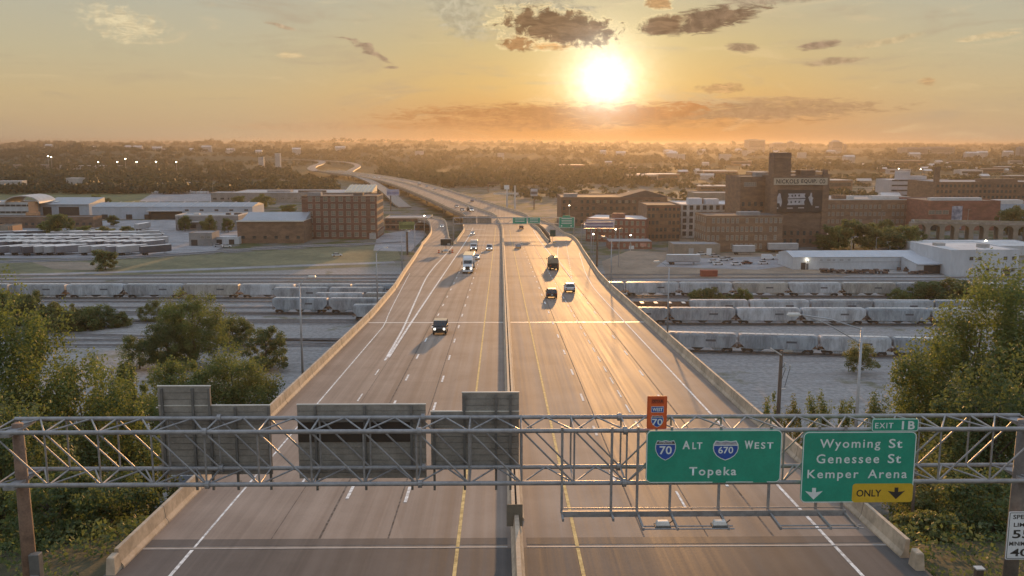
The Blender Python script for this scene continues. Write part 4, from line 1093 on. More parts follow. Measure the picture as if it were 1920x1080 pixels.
# ------------------------------------------------------------------ lamp posts, poles
M_POLE = M('lamp_post_metal', (.36, .36, .37), .45, .08, 1.0, metal=.4)
M_WOOD = M('pole_wood', (.13, .095, .07), .9, .2, 2.0, stretch=(1, 1, .1))
M_HEAD = M('lamp_head', (.58, .57, .54), .4, .06, 2.0)
def lamp_post(base, h, arm, side, label, group=None, double=False):
    root = empty('lamp_post', base, 0, label, 'lamp post', group)
    MB().tube((0, 0, 0), (0, 0, h), .13, .075, 10).build('pole', M_POLE, root, smooth=True)
    MB().tube((0, 0, -.05), (0, 0, .35), .24, .2, 10).build('base_flange', M_POLE, root)
    a = MB(); pts = [Vector((0, 0, h - .1)), Vector((side * arm * .5, 0, h + .55)), Vector((side * arm, 0, h + .85))]
    for p, q in zip(pts, pts[1:]): a.tube(p, q, .045, .04, 7)
    a.build('arm', M_POLE, root)
    if double:
        a = MB(); pts = [Vector((0, 0, h - 1.0)), Vector((side * arm * .55, 0, h + .25)), Vector((side * arm * .9, 0, h + .8))]
        for p, q in zip(pts, pts[1:]): a.tube(p, q, .04, .035, 7)
        a.build('arm', M_POLE, root)
    hd = MB().box((side * (arm + .3), 0, h + .88), (.85, .34, .16), taper=(.8, .7)).build('lamp_head', M_HEAD, root, bevel=.03)
    MB().box((side * (arm + .32), 0, h + .78), (.5, .26, .06)).build('lens', M_HATCH, hd)
    return root
lamp_post(dv(-20.75, D(546, 726).y + 3), 10.2, 1.0, 1, 'tall lone lamp post rising from the sunlit barrier above the yard trees')
for i, (Y, lab) in enumerate(((152, 'thin lamp post on the barrier beside the short sidings'), (212, 'thin lamp post on the barrier where the ramp lane begins'), (272, 'thin lamp post on the barrier opposite the message trailer'))):
    lamp_post(dv(interp(LEFT_X, Y) - .4, Y), 9.4, 1.2, 1, lab)
lamp_post(dv(22.45, 55), 11.4, 4.0, -1, 'tall lamp post with a long double arm over the Kemper Arena sign', None, True)
for Y, lab in ((119, 'thin lamp post on the shaded barrier in front of the hopper trains'), (182, 'thin lamp post on the shaded barrier by the golden road glare'), (246, 'thin lamp post on the shaded barrier beside the billboard pole')):
    lamp_post(dv(interp(RIGHT_X, Y) + .4, Y), 9.6, 1.4, -1, lab)
for px, yt, yb, lab in ((796, 412, 440, 'slim pole behind the joining ramp'), (806, 410, 432, 'slim pole at the bend of the joining ramp')):
    p = G(px, yb + 20); lamp_post((p.x, p.y, -.1), AY(px, yt, p.y).z, 1.5, 1, lab)
# wooden utility pole with gear
Yp = 117; pt = AY(1464, 657, Yp)
up = empty('utility_pole', (pt.x, Yp, hgt(pt.x, Yp) - .3), 0, 'wooden utility pole with a floodlight bar and cable gear by the street', 'utility pole')
hh = pt.z - up.location.z
MB().tube((0, 0, 0), (.1, 0, hh), .34, .22, 10).build('pole', M_WOOD, up, smooth=True)
MB().box((-.7, -.25, hh - .1), (1.7, .22, .12), rz=-.2, ry=.55).build('floodlight', M_HEAD, up)
MB().box((.75, 0, hh - .35), (1.5, .1, .1), ry=.16).build('bracket_arm', M_WOOD, up)
for dx, dz in ((.75, -2.3), (1.35, -2.0), (.6, -1.7)): MB().tube((dx, 0, hh + dz), (dx, 0, hh + dz - .5), .12, .12, 8).build('insulator', M_HEAD, up)
for a, b in (((.15, 0, hh - 4.5), (.75, 0, hh - 2.4)), ((.75, 0, hh - 5.0), (1.35, 0, hh - 2.4)), ((.2, 0, hh - 2.6), (.6, 0, hh - 1.9))): MB().tube(a, b, .035, .035, 5).build('cable', M_BLACK, up)
MB().box((.55, 0, hh - 5.3), (.7, .2, .1)).build('cable_box', M_HEAD, up)
# slim pole beside the end of the shaded barrier
Yp = 62; a, b = AY(1714, 880, Yp), AY(1707, 1014, Yp)
sp = empty('cable_pole', (b.x, Yp, hgt(b.x, Yp) - .3), 0, 'slim dark pole standing outside the shaded barrier under the exit sign', 'pole')
MB().tube((0, 0, 0), (0, 0, a.z - sp.location.z), .13, .10, 8).build('shaft', M_WOOD, sp, smooth=True)
MB().box((0, 0, a.z - sp.location.z - .3), (.3, .3, .3)).build('cap_box', M_GALV, sp)
p = AY(1836, 1066, 41)
ps = empty('marker_post', (p.x, 41, hgt(p.x, 41) - .3), 0, 'short square wooden post below the speed limit sign', 'post')
MB().box((0, 0, (p.z - ps.location.z) / 2), (.36, .3, p.z - ps.location.z)).build('shaft', M_WOOD, ps, bevel=.02)
MB().box((0, 0, p.z - ps.location.z + .03), (.42, .36, .06)).build('cap', M_HEAD, ps)
p = AY(70, 1034, 40.5)
cb = empty('control_cabinet', (p.x, 40.3, hgt(p.x, 40) - .2), 0, 'dark metal control cabinet beside the weathered sign bridge post', 'cabinet')
MB().box((0, 0, (p.z - cb.location.z) / 2), (.48, .4, p.z - cb.location.z)).build('housing', M_ALUD, cb, bevel=.02)
MB().box((0, -.21, (p.z - cb.location.z) * .6), (.38, .02, 1.0)).build('door', M_GALV, cb)
# lamp on a pole in the gravel clearing
Yp = 147; p = AY(209, 697, Yp)
lp = empty('yard_lamp', (p.x, Yp, -.2), 0, 'dark yard lamp pole standing in the gravel clearing behind the bluff trees', 'lamp post')
MB().tube((0, 0, 0), (0, 0, p.z + .2), .16, .1, 8).build('pole', M_WOOD, lp); MB().box((-.5, 0, p.z + .2), (1.4, .12, .12)).build('crossarm', M_WOOD, lp)
MB().box((-1.0, 0, p.z + .35), (.5, .4, .3)).build('lamp_head', M_HEAD, lp)

# ------------------------------------------------------------------ far sign bridge over the highway
FY = 388.0
fg = empty('far_sign_bridge', (4, FY, deckz(FY)), 0, 'far sign bridge with small green signs where the highway starts to bend', 'sign bridge')
FO = fg.location.copy()
xa, xb = AY(850, 412, FY).x, AY(1077, 410, FY).x
za, zb_ = AY(960, 420, FY).z, AY(960, 408.5, FY).z
def ft(nm, a, b, r): MB().tube(Vector(a) - FO, Vector(b) - FO, r, r, 6).build(nm, M_GALV, fg)
for y in (FY, FY + 1.6):
    for z in (za, zb_): ft('chord', (xa, y, z), (xb, y, z), .16)
n = 16
for i in range(n):
    x0, x1 = xa + (xb - xa) * i / n, xa + (xb - xa) * (i + 1) / n
    ft('diagonal_brace', (x0, FY, za if i % 2 else zb_), (x1, FY, zb_ if i % 2 else za), .08)
    ft('cross_brace', (x0, FY, zb_), (x1, FY + 1.6, zb_), .08)
for x in (xa, xb): ft('post', (x, FY + .8, -.3), (x, FY + .8, zb_), .32)
for x0, x1, y0, y1, lab, m in ((961, 988, 407.5, 419.5, 'left-hand of two small green signs side by side on the far sign bridge', M_GREEN), (989.5, 1013, 407.5, 418.5, 'right-hand of two small green signs side by side on the far sign bridge', M_GREEN), (1048, 1077, 407, 427, 'larger green exit sign at the end of the far sign bridge', M_GREEN)):
    f = Face('far_guide_sign', lab, 'road sign', x0, x1, y0, y1, FY - .5)
    f.rrect('panel', x0, x1, y0, y1, .2, m, 0, .12); f.frame('border', x0, x1, y0, y1, .2, .12, M_LEG, -.02, 0)
    nr = 3 if y1 > 425 else 2
    for k in range(nr):
        yc = y0 + 3 + k * 4.2
        MB().box(((f.u(x0) + f.u(x1)) / 2, -.03, f.w(yc)), ((f.u(x1) - f.u(x0)) * .66, .02, .28)).build('legend_line', M_LEG, f.root)
    if y1 > 425:
        MB().box((f.u(1062), .02, f.w(405.5)), (3.2, .1, .8)).build('exit_tab', M_GREEN, f.root)
        for xq in (1053, 1071): MB().box((f.u(xq), -.03, f.w(423.5)), (.5, .02, .5)).build('arrow', M_LEG, f.root)
for x0, x1, lab in ((868, 893, 'plain grey sign back on the far sign bridge'), (895, 921.5, 'plain grey sign back next to the median on the far sign bridge')):
    f = Face('far_overhead_sign', lab, 'road sign', x0, x1, 405.5, 419, FY + 2.2)
    for k in range(4): MB().box((0, 0, .4 + k * .78), (f.u(x1) - f.u(x0), .1, .74)).build('panel_plank', M_ALU, f.root)
    for q in (.25, .75): MB().box((f.u(x0) + q * (f.u(x1) - f.u(x0)), -.12, 1.5), (.15, .15, 3.2)).build('support_post', M_ALUD, f.root)

# ------------------------------------------------------------------ vehicles on the deck
M_GLASS = M('car_glass', (.03, .035, .04), .12, .05, 1.0, spec=.6)
M_TYRE = M('tyre_rubber', (.02, .02, .02), .85, .1, 3.0)
M_RIM = M('wheel_rim', (.35, .35, .35), .4, .05, 3.0, metal=.7)
M_TRIM = M('black_trim', (.025, .024, .023), .6, .1, 3.0)
M_HL = M('headlight_lit', (.9, .88, .8), .3, .02, 1.0, emit=((1, .93, .78), 2.5))
M_HLO = M('headlight_off', (.62, .62, .6), .2, .03, 1.0)
M_TL = M('tail_lamp', (.30, .02, .015), .35, .05, 2.0)
PAINT = {'white': M('paint_white', (.66, .66, .66), .35, .03, 1.0, coat=.3), 'silver': M('paint_silver', (.42, .43, .45), .35, .04, 1.0, metal=.3, coat=.3), 'black': M('paint_black', (.03, .027, .026), .35, .05, 1.0, coat=.3),
         'beige': M('paint_beige', (.40, .35, .27), .4, .05, 1.0, coat=.2), 'maroon': M('paint_maroon', (.09, .025, .02), .35, .05, 1.0, coat=.3), 'blue': M('paint_blue', (.06, .09, .15), .35, .05, 1.0, coat=.3), 'grey': M('paint_grey', (.17, .17, .175), .35, .05, 1.0, coat=.3)}
SHAPE = {  # length, width, body profile (y,z), glass profile, roof z
    'sedan': (4.7, 1.82, [(-2.3, .3), (-2.35, .75), (-2.2, .95), (-1.4, .98), (1.1, .95), (2.2, .78), (2.35, .55), (2.3, .28)], [(-1.75, .95), (-1.1, 1.38), (.25, 1.40), (1.15, .94)], 1.40),
    'suv': (4.75, 1.93, [(-2.35, .38), (-2.38, 1.05), (-2.25, 1.12), (.95, 1.1), (2.1, .98), (2.36, .75), (2.33, .35)], [(-2.22, 1.1), (-1.9, 1.68), (.2, 1.72), (1.05, 1.08)], 1.72),
    'jeep': (4.2, 1.88, [(-2.05, .45), (-2.08, 1.12), (.65, 1.14), (.75, 1.1), (2.0, 1.06), (2.08, .95), (2.08, .5)], [(-2.02, 1.12), (-1.98, 1.76), (.42, 1.78), (.78, 1.12)], 1.80),
    'van': (5.0, 1.98, [(-2.45, .35), (-2.48, 1.15), (1.4, 1.12), (2.3, .92), (2.48, .6), (2.44, .35)], [(-2.42, 1.12), (-2.3, 1.88), (.75, 1.9), (1.6, 1.1)], 1.9)}
def wheels(root, W, yf, yr, r=.34, w=.23):
    for s in (-1, 1):
        for y in (yf, yr):
            o = MB().tube((s * (W / 2 - w), y, r), (s * (W / 2 + .01), y, r), r, r, 14).build('wheel', M_TYRE, root)
            MB().tube((s * (W / 2 + .012), y, r), (s * (W / 2 + .03), y, r), r * .6, r * .55, 10).build('rim', M_RIM, o)
def car(style, paint, X, Y, toward, label, cat, lit=False, roofpaint=None, slope=True, z=None, rz=None, name=None):
    L, W, bp, gp, zr = SHAPE[style]
    zz = deckz(Y) if z is None else z
    root = empty(name or {'sedan': 'sedan_car', 'suv': 'suv_car', 'jeep': 'boxy_suv_car', 'van': 'passenger_van'}[style], (X, Y, zz + .02), math.pi if toward else 0, label, cat)
    if slope: root.rotation_euler = (R(2.72) if toward else R(-2.72), 0, math.pi if toward else 0)
    if rz is not None: root.rotation_euler = (0, 0, rz)
    pm = PAINT[paint]; rp = PAINT[roofpaint or paint]
    MB().prism(bp, 'x', -W / 2, W / 2).build('body', pm, root, bevel=.06)
    gh = MB(); wi = W / 2 - .05; wt = W / 2 - (.08 if style == 'jeep' else .22)
    k = len(gp); vs = [(-(wi if z_ < 1.2 else wt), y_, z_) for y_, z_ in gp] + [((wi if z_ < 1.2 else wt), y_, z_) for y_, z_ in gp]
    gh.add(vs, [tuple(range(k)), tuple(range(2 * k - 1, k - 1, -1))] + [(i, k + i, k + (i + 1) % k, (i + 1) % k) for i in range(k)])
    g0 = gh.build('glasshouse', M_GLASS, root)
    MB().prism([(gp[1][0] - .05, zr - .04), (gp[1][0] + .1, zr + .04), (gp[2][0] - .1, zr + .05), (gp[2][0] + .06, zr - .02)], 'x', -wt - .03, wt + .03).build('roof', rp, root)
    for s in (-1, 1):
        for (ya, za_), (yb, zb2) in ((gp[0], gp[1]), (gp[3], gp[2]), (((gp[0][0] + gp[3][0]) / 2, 1.1), ((gp[1][0] + gp[2][0]) / 2, zr - .03))):
            MB().tube((s * (wi + .01), ya, max(za_, .95)), (s * (wt + .015), yb, zb2), .05, .05, 5).build('pillar', pm, root)
        MB().box((s * (W / 2 + .1), gp[3][0] - .35, 1.12), (.2, .12, .16)).build('mirror', pm, root)
        yh = bp[-2][0] + .015
        MB().box((s * (W / 2 - .3), yh - .02, .76 if style != 'jeep' else .88), (.34 if style != 'jeep' else .26, .09, .17 if style != 'jeep' else .26)).build('headlight', M_HL if lit else M_HLO, root)
        MB().box((s * (W / 2 - .16), bp[1][0] - .01, .86), (.22, .08, .24)).build('tail_lamp', M_TL, root)
    MB().box((0, bp[-1][0] + .02, .48), (W * .94, .18, .2)).build('bumper', M_TRIM if style == 'jeep' else pm, root)
    MB().box((0, bp[-2][0] + .03, .72), (W * .42, .05, .2)).build('grille', M_TRIM, root)
    MB().box((0, bp[0][0] - .04, .5), (W * .94, .16, .22)).build('bumper', M_TRIM, root)
    MB().box((0, bp[1][0] - .035, .72), (.34, .02, .17)).build('licence_plate', M_HLO, root)
    wheels(root, W, L * .31, -L * .31, .38 if style != 'sedan' else .33)
    return root
def onpx(px, py): p = D(px, py); return p.x, p.y
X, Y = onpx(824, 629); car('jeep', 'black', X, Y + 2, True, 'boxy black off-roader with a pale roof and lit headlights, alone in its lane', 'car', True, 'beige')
X, Y = onpx(1035, 560); car('suv', 'black', X, Y + 2, False, 'dark sport utility car with a pale sunlit roof seen from behind', 'car', False, 'beige')  # beige roof colour stands in for sunlight on the dark car
X, Y = onpx(1069, 549); car('suv', 'white', X, Y + 2, False, 'white station wagon next to the dark sport utility car', 'car')
X, Y = onpx(972, 466); car('sedan', 'silver', X, Y + 2, False, 'silver sedan driving away just past the message trailer', 'car')
X, Y = onpx(977.5, 434); car('suv', 'maroon', X, Y, False, 'dark car about to pass below the far sign bridge', 'car', slope=False)
X, Y = onpx(917.5, 470); car('van', 'white', X, Y + 2, True, 'white van with lit headlights hugging the yellow line', 'van', True)
X, Y = onpx(886.5, 441.5); car('sedan', 'white', X, Y, True, 'small white car behind the box truck with lit headlights', 'car', True, slope=False)
X, Y = onpx(890.5, 487); car('sedan', 'white', X + .4, Y + 2, True, 'white car half hidden beside the semi trailer', 'car', True)
car('sedan', 'white', -29.4, 455, True, 'white car coming down the joining ramp', 'car', True, slope=False, z=RL[14].z - .2)

def semi(X, Y):
    root = empty('semi_truck', (X, Y, deckz(Y) + .03), math.pi, 'white semi truck with a tall box trailer, its roof gilded by the sun', 'truck')
    root.rotation_euler = (R(2.72), 0, math.pi)
    w = PAINT['white']
    MB().prism([(2.3, .75), (2.3, 3.2), (2.6, 3.6), (3.9, 3.35), (4.35, 2.15), (6.1, 1.85), (6.35, 1.6), (6.4, .75)], 'x', -1.12, 1.12).build('cab', w, root, bevel=.08)
    MB().prism([(3.87, 3.12), (3.97, 3.14), (4.38, 2.22), (4.28, 2.2)], 'x', -.98, .98).build('windshield', M_GLASS, root)
    MB().prism([(2.5, 3.3), (2.4, 3.95), (2.9, 3.95), (3.7, 3.42)], 'x', -1.05, 1.05).build('roof_fairing', w, root, bevel=.05)
    MB().box((0, 6.42, 1.35), (.95, .08, .85)).build('grille', M_TRIM, root)
    MB().box((0, 6.42, .66), (2.35, .22, .36)).build('bumper', w, root, bevel=.03)
    for s in (-1, 1):
        MB().box((s * .85, 6.38, 1.25), (.42, .16, .3)).build('headlight', M_HL, root)
        MB().box((s * 1.42, 4.5, 2.4), (.18, .14, .7)).build('mirror', M_TRIM, root)
        MB().box((s * 1.12, 3.6, 2.55), (.05, .8, .7)).build('side_window', M_GLASS, root)
        MB().tube((s * .95, 2.1, .9), (s * .95, 2.1, 3.7), .08, .08, 8).build('exhaust_stack', M_RIM, root)
        for y in (5.4, 1.5, .3, -9.2, -10.4):
            o = MB().tube((s * .75, y, .52), (s * 1.22, y, .52), .52, .52, 14).build('wheel', M_TYRE, root)
            MB().tube((s * 1.225, y, .52), (s * 1.25, y, .52), .28, .25, 10).build('rim', M_RIM, o)
    MB().box((0, 1.5, .85), (.9, 6.0, .3)).build('chassis', M_TRIM, root)
    t = MB().box((0, -4.9, 2.66), (2.6, 13.2, 2.85)).build('trailer_box', w, root, bevel=.05)
    MB().box((0, -4.9, 4.1), (2.5, 13.0, .04)).build('trailer_roof', M('trailer_roof_sun_gilt', (.62, .52, .30), .5, .08, 1.0), t)  # gold of the low sun painted into the roof colour
    for i in range(12):
        for s in (-1, 1): MB().box((s * 1.31, -10.8 + i * 1.08, 2.66), (.03, .06, 2.7)).build('side_rib', w, t)
    return root
X, Y = onpx(876.5, 514); semi(X, Y + 7)
def box_truck(X, Y, toward, label, z=None, rz=None, slope=True):
    root = empty('box_truck', (X, Y, (deckz(Y) if z is None else z) + .03), 0, label, 'truck')
    root.rotation_euler = ((R(2.72) if toward else -R(2.72)) if slope else 0, 0, (math.pi if toward else 0) if rz is None else rz)
    w = PAINT['white']
    MB().prism([(1.6, .6), (1.6, 2.3), (1.9, 2.45), (2.7, 2.4), (3.2, 1.6), (4.1, 1.4), (4.25, 1.15), (4.25, .6)], 'x', -1.0, 1.0).build('cab', w, root, bevel=.07)
    MB().prism([(2.68, 2.25), (2.78, 2.27), (3.22, 1.66), (3.12, 1.62)], 'x', -.88, .88).build('windshield', M_GLASS, root)
    MB().box((0, -1.6, 2.2), (2.4, 6.2, 2.4)).build('cargo_box', M('box_truck_grey', (.50, .48, .46), .5, .05, 1.0), root, bevel=.05)
    MB().box((0, 4.27, 1.05), (1.1, .06, .4)).build('grille', M_TRIM, root); MB().box((0, 4.28, .62), (2.0, .16, .26)).build('bumper', M_TRIM, root)
    for s in (-1, 1):
        MB().box((s * .75, 4.25, 1.05), (.32, .1, .24)).build('headlight', M_HL if toward else M_HLO, root)
        MB().box((s * 1.0, 2.3, 1.9), (.04, .6, .5)).build('side_window', M_GLASS, root); MB().box((s * 1.22, 2.9, 1.8), (.14, .1, .4)).build('mirror', M_TRIM, root)
        MB().box((s * .95, -4.72, 1.1), (.2, .06, .2)).build('tail_lamp', M_TL, root)
    MB().box((0, -.8, .75), (.9, 7.4, .26)).build('chassis', M_TRIM, root)
    wheels(root, 2.2, 3.2, -2.8, .46, .3)
    return root
X, Y = onpx(888, 471.5); box_truck(X, Y + 4, True, 'smaller white box truck following the semi truck')
def tank_truck(X, Y, toward, label, z=None, rz=None):
    root = empty('tank_truck', (X, Y, (deckz(Y) if z is None else z) + .03), 0, label, 'truck')
    root.rotation_euler = ((R(2.72) if toward else -R(2.72)) if z is None else 0, 0, (math.pi if toward else 0) if rz is None else rz)
    steel = M('tank_steel', (.34, .30, .25), .35, .08, .8, metal=.55)
    tk = MB().tube((0, -4.2, 2.15), (0, 3.4, 2.15), 1.15, 1.15, 20).build('tank', steel, root)
    for y in (-3.0, -.4, 2.2): MB().tube((0, y - .08, 2.15), (0, y + .08, 2.15), 1.19, 1.19, 20).build('tank_band', M_TRIM, tk)
    for y in (-2, .6): MB().tube((0, y, 3.2), (0, y, 3.5), .35, .35, 10).build('manhole', steel, tk)
    MB().box((.75, -.4, 3.12), (.12, 7.2, .25)).build('top_rail', M_HATCH, tk)
    MB().box((0, -4.35, 1.2), (2.3, .3, 1.1)).build('rear_panel', M_TRIM, root); MB().box((0, -4.55, .7), (2.3, .14, .3)).build('bumper', M_TRIM, root)
    MB().box((0, -.3, .95), (1.0, 9.0, .3)).build('chassis', M_TRIM, root)
    MB().prism([(3.6, .7), (3.6, 2.8), (5.0, 2.75), (5.4, 1.75), (6.6, 1.6), (6.7, .7)], 'x', -1.1, 1.1).build('cab', PAINT['white'] if toward else PAINT['beige'], root, bevel=.07)
    MB().prism([(4.95, 2.6), (5.05, 2.62), (5.44, 1.85), (5.34, 1.8)], 'x', -.95, .95).build('windshield', M_GLASS, root)
    for s in (-1, 1):
        MB().box((s * .85, -4.54, 1.15), (.25, .06, .25)).build('tail_lamp', M_TL, root); MB().box((s * 1.35, 5.0, 2.2), (.16, .12, .5)).build('mirror', M_TRIM, root)
        MB().box((s * .8, 6.7, 1.1), (.3, .08, .25)).build('headlight', M_HL if toward else M_HLO, root)
        MB().box((s * 1.15, 1.2, .9), (.5, 1.6, .6)).build('side_tank', M_TRIM, root)
        for y in (5.6, -2.4, -3.6):
            o = MB().tube((s * .7, y, .5), (s * 1.18, y, .5), .5, .5, 14).build('wheel', M_TYRE, root); MB().tube((s * 1.185, y, .5), (s * 1.2, y, .5), .27, .25, 10).build('rim', M_RIM, o)
    return root
X, Y = onpx(1039, 507); tank_truck(X, Y + 4, False, 'tank truck heading towards the sun, its tank glinting gold')
# traffic on the far bend
farcars = [((786, 347), 'truck', 'white box truck far along the bend of the highway'), ((881, 396), 'tank', 'pale tank truck coming round the bend before the far sign bridge'), ((867, 395.5), 'car', 'car beside the pale tank truck on the bend'), ((856, 389), 'car', 'car a little behind the pale tank truck on the bend'),
           ((885, 378), 'car', 'car leaving along the outer lanes of the bend'), ((815, 355.5), 'car', 'car in the middle of the far bend'), ((828, 357), 'car', 'car following on the far bend'), ((691, 331.5), 'car', 'first car of the distant cluster where the slip road leaves'), ((702, 333), 'car', 'second car of the distant cluster where the slip road leaves'), ((711, 333.5), 'car', 'last car of the distant cluster where the slip road leaves'), ((800, 351), 'car', 'car just behind the far white box truck')]
for (px, py), kd, lab in farcars:
    p = G(px, py, 8.05); k = min(range(len(fl)), key=lambda i: (fl[i] + fn[i] * 17 - p).length); d = -fn[k]; ang = math.atan2(fn[k].y, fn[k].x)
    onc = (p - fl[k]).dot(fn[k]) < 17.8
    rz = ang + (math.pi if onc else 0)
    if kd == 'truck': box_truck(p.x, p.y, True, lab, 8.02, rz, False)
    elif kd == 'tank': tank_truck(p.x, p.y, True, lab, 8.02, rz)
    else: car(random.choice(['sedan', 'suv']), random.choice(['white', 'silver', 'black', 'blue']), p.x, p.y, onc, lab, 'car', onc, None, False, 8.02, rz)
# message board trailer in the gore
X, Y = onpx(836, 474)
mt = empty('message_trailer', (X, Y + 1, deckz(Y + 1)), 0, 'portable black message board on a trailer standing in the ramp gore', 'message board')
MB().box((0, 0, 3.3), (3.4, .28, 2.0)).build('board', M('board_black', (.03, .028, .024), .5, .1, 2), mt, bevel=.03)
MB().box((.9, -.16, 2.75), (.9, .02, .25)).build('board_lamp_row', M_HLO, mt)
MB().box((0, 0, 4.36), (3.5, .5, .08)).build('solar_panel', M_HATCH, mt)
MB().tube((0, 0, .6), (0, 0, 2.3), .09, .09, 8).build('mast', M('trailer_orange', (.45, .16, .05), .6, .1, 2), mt)
MB().box((0, 0, .58), (2.2, 2.6, .18)).build('trailer_frame', M_GALV, mt); MB().box((0, .2, .85), (1.3, .8, .45)).build('battery_box', M_HATCH, mt)
for s in (-1, 1):
    MB().tube((s * 1.05, 0, .34), (s * 1.3, 0, .34), .34, .34, 12).build('wheel', M_TYRE, mt)
    for y in (-1.1, 1.1): MB().tube((s * 1.5, y, .02), (s * 1.5, y, .75), .05, .05, 6).build('jack_leg', M_GALV, mt)
for i, (dx, dy) in enumerate(((-2.2, -1.5), (2.1, -1.2), (1.9, 1.6))):
    o = empty('traffic_drum', (X + dx, Y + 1 + dy, deckz(Y + 1 + dy)), 0, 'orange traffic drum guarding the message board trailer', 'traffic drum', 'drums round the message trailer')
    MB().tube((0, 0, 0), (0, 0, .95), .3, .24, 10).build('drum', M_ORANGE, o); MB().tube((0, 0, .45), (0, 0, .62), .285, .275, 10).build('stripe', M_HATCH, o)
# gore sign and crash cushion on the sun side
X, Y = onpx(1036, 452)
gs = empty('gore_sign', (20.0, 347, deckz(347) - .2), 0, 'dark exit gore sign with a striped crash cushion at the ramp split', 'road sign')
MB().box((0, 0, 3.4), (2.2, .08, 2.6)).build('panel', M('gore_panel', (.03, .07, .055), .5, .1, 1), gs); MB().box((0, .1, 2.1), (.14, .12, 4.4)).build('post', M_GALV, gs)
MB().box((.2, -8.2, .55), (1.0, 2.4, 1.1)).build('crash_cushion', M_GALV, gs, bevel=.08); MB().box((.2, -9.45, .6), (.9, .05, .9)).build('marker_plate', M_YEL, gs)
# ------------------------------------------------------------------ ground sheets and streets
M_ASPH = M('street_asphalt', (.11, .11, .115), .85, .14, .5)
M_LOT = M('lot_paving', (.26, .262, .27), .85, .16, .12)
M_GRASS = M('mown_grass', (.12, .125, .045), .95, .2, .05, c2=(.085, .095, .04))
M_VERGE = M('rough_verge', (.14, .13, .07), .95, .25, .06, c2=(.085, .09, .045))
M_DIRT = M('bare_dirt', (.24, .19, .14), .95, .16, .08)
M_KERB = M('pale_kerb', (.45, .44, .43), .8, .1, .5)
def sheet(name, pts, mat, lift):
    P = [G(x, y) for x, y in pts]
    o = MB().add([(p.x, p.y, lift) for p in P], [tuple(range(len(P)))]).build(name, mat); return tag(o, kind='structure')
def street(name, pts, w, mat, lift, kerb=True, mark=False):
    P = catmull([G(x, y) for x, y in pts], 5); a, b = strip_along(P, w, lift); o = tag(ribbon(name, a, b, mat), kind='structure')
    if kerb:
        nn = normals2(P)
        for s in (-1, 1):
            q = [p + n * s * (w / 2 + .15) for p, n in zip(P, nn)]; a, b = strip_along(q, .3, lift + .12); ribbon('kerb', a, b, M_KERB, .12, o)
    if mark: a, b = strip_along(P, .25, lift + .012); ribbon('centre_line', a, b, M_WHITE, 0, o)
    return o
sheet('mown_field', [(-80, 392), (-80, 357), (180, 350), (300, 347), (420, 346), (290, 358), (268, 376), (250, 386), (170, 390)], M_GRASS, .04)
sheet('parking_lot', [(-120, 484), (-120, 420), (170, 414), (340, 412), (480, 416), (450, 446), (400, 472), (300, 480), (120, 484)], M_LOT, .05)
sheet('grass_verge', [(-150, 524), (-150, 494), (60, 492), (240, 487), (340, 481), (460, 473), (560, 467), (740, 459), (752, 484), (700, 500), (500, 508), (200, 517)], M_VERGE, .04)
sheet('dirt_patch', [(60, 492), (150, 491), (230, 500), (170, 507), (100, 505)], M_DIRT, .07)
sheet('dirt_yard', [(1140, 530), (1128, 490), (1180, 470), (1260, 474), (1480, 474), (1500, 500), (1620, 512), (1560, 522), (1300, 528)], M_DIRT, .04)
sheet('parking_lot', [(1230, 500), (1250, 486), (1480, 480), (1500, 496), (1420, 506)], M_LOT, .06)
sheet('parking_lot', [(1540, 420), (1548, 406), (1690, 410), (1720, 422), (1640, 428)], M_LOT, .05)
sheet('parking_lot', [(260, 378), (290, 360), (420, 354), (450, 360), (440, 378)], M_LOT, .06)
sheet('parking_lot', [(700, 470), (708, 440), (790, 428), (800, 440), (770, 472)], M_LOT, .05)
street('town_street', [(-80, 495), (120, 488), (240, 483), (340, 477), (450, 469), (560, 463), (700, 457), (760, 454)], 7, M_ASPH, .10)
street('town_street', [(-200, 520), (100, 514), (330, 507), (520, 500), (740, 492)], 6, M_LOT, .09, False)
street('town_street', [(1150, 528), (1400, 524), (1700, 522), (1960, 524)], 7, M_LOT, .09, False)
street('town_street', [(640, 437), (720, 428), (800, 420), (830, 432)], 7, M_ASPH, .12, False)
P = [Vector((x, 133 + .0 * x, .05)) for x in (-220, -80, 0, 80, 220)]
a_, b_ = strip_along(P, 22); o = tag(ribbon('cross_street', a_, b_, M('cross_street_asphalt', (.13, .135, .15), .8, .1, .4)), kind='structure')
for q in (-5, 0.0, 5):
    a_, b_ = strip_along([p + Vector((0, q, .012)) for p in P], .22); ribbon('lane_line', a_, b_, M_WHITE, 0, o)

# ------------------------------------------------------------------ buildings
def brickmat(name, c): return M(name, c, .9, .16, .25, stretch=(1, 1, 2.5), bump=.2)
BR1 = brickmat('brick_dark_red', (.185, .095, .07)); BR2 = brickmat('brick_brown', (.205, .13, .088)); BR3 = brickmat('brick_dull_brown', (.175, .115, .082)); BR4 = brickmat('brick_red', (.24, .105, .078))  # even brick tones, the walls' own colours
WHT = M('painted_white_wall', (.50, .52, .55), .8, .06, .2, stretch=(1, 1, .3)); BLUW = M('painted_blue_white_wall', (.38, .43, .50), .8, .06, .2, stretch=(1, 1, .3)); GRW = M('grey_wall', (.25, .24, .235), .85, .1, .2); TAN = M('tan_block_wall', (.27, .23, .185), .85, .1, .3); ORW = M('sun_orange_render', (.55, .30, .17), .8, .08, .3)
RFG = M('roof_grey', (.27, .27, .275), .85, .12, .1); RFW = M('roof_white', (.55, .54, .53), .7, .08, .1); RFD = M('roof_dark', (.10, .09, .085), .9, .15, .1); RFM = M('metal_roof_blue_grey', (.30, .33, .36), .5, .08, .15, metal=.2); RFGOLD = M('roof_ribbed_sunlit', (.62, .52, .36), .5, .08, .3)  # the ribbed roof has golden sunlight mixed into its colour
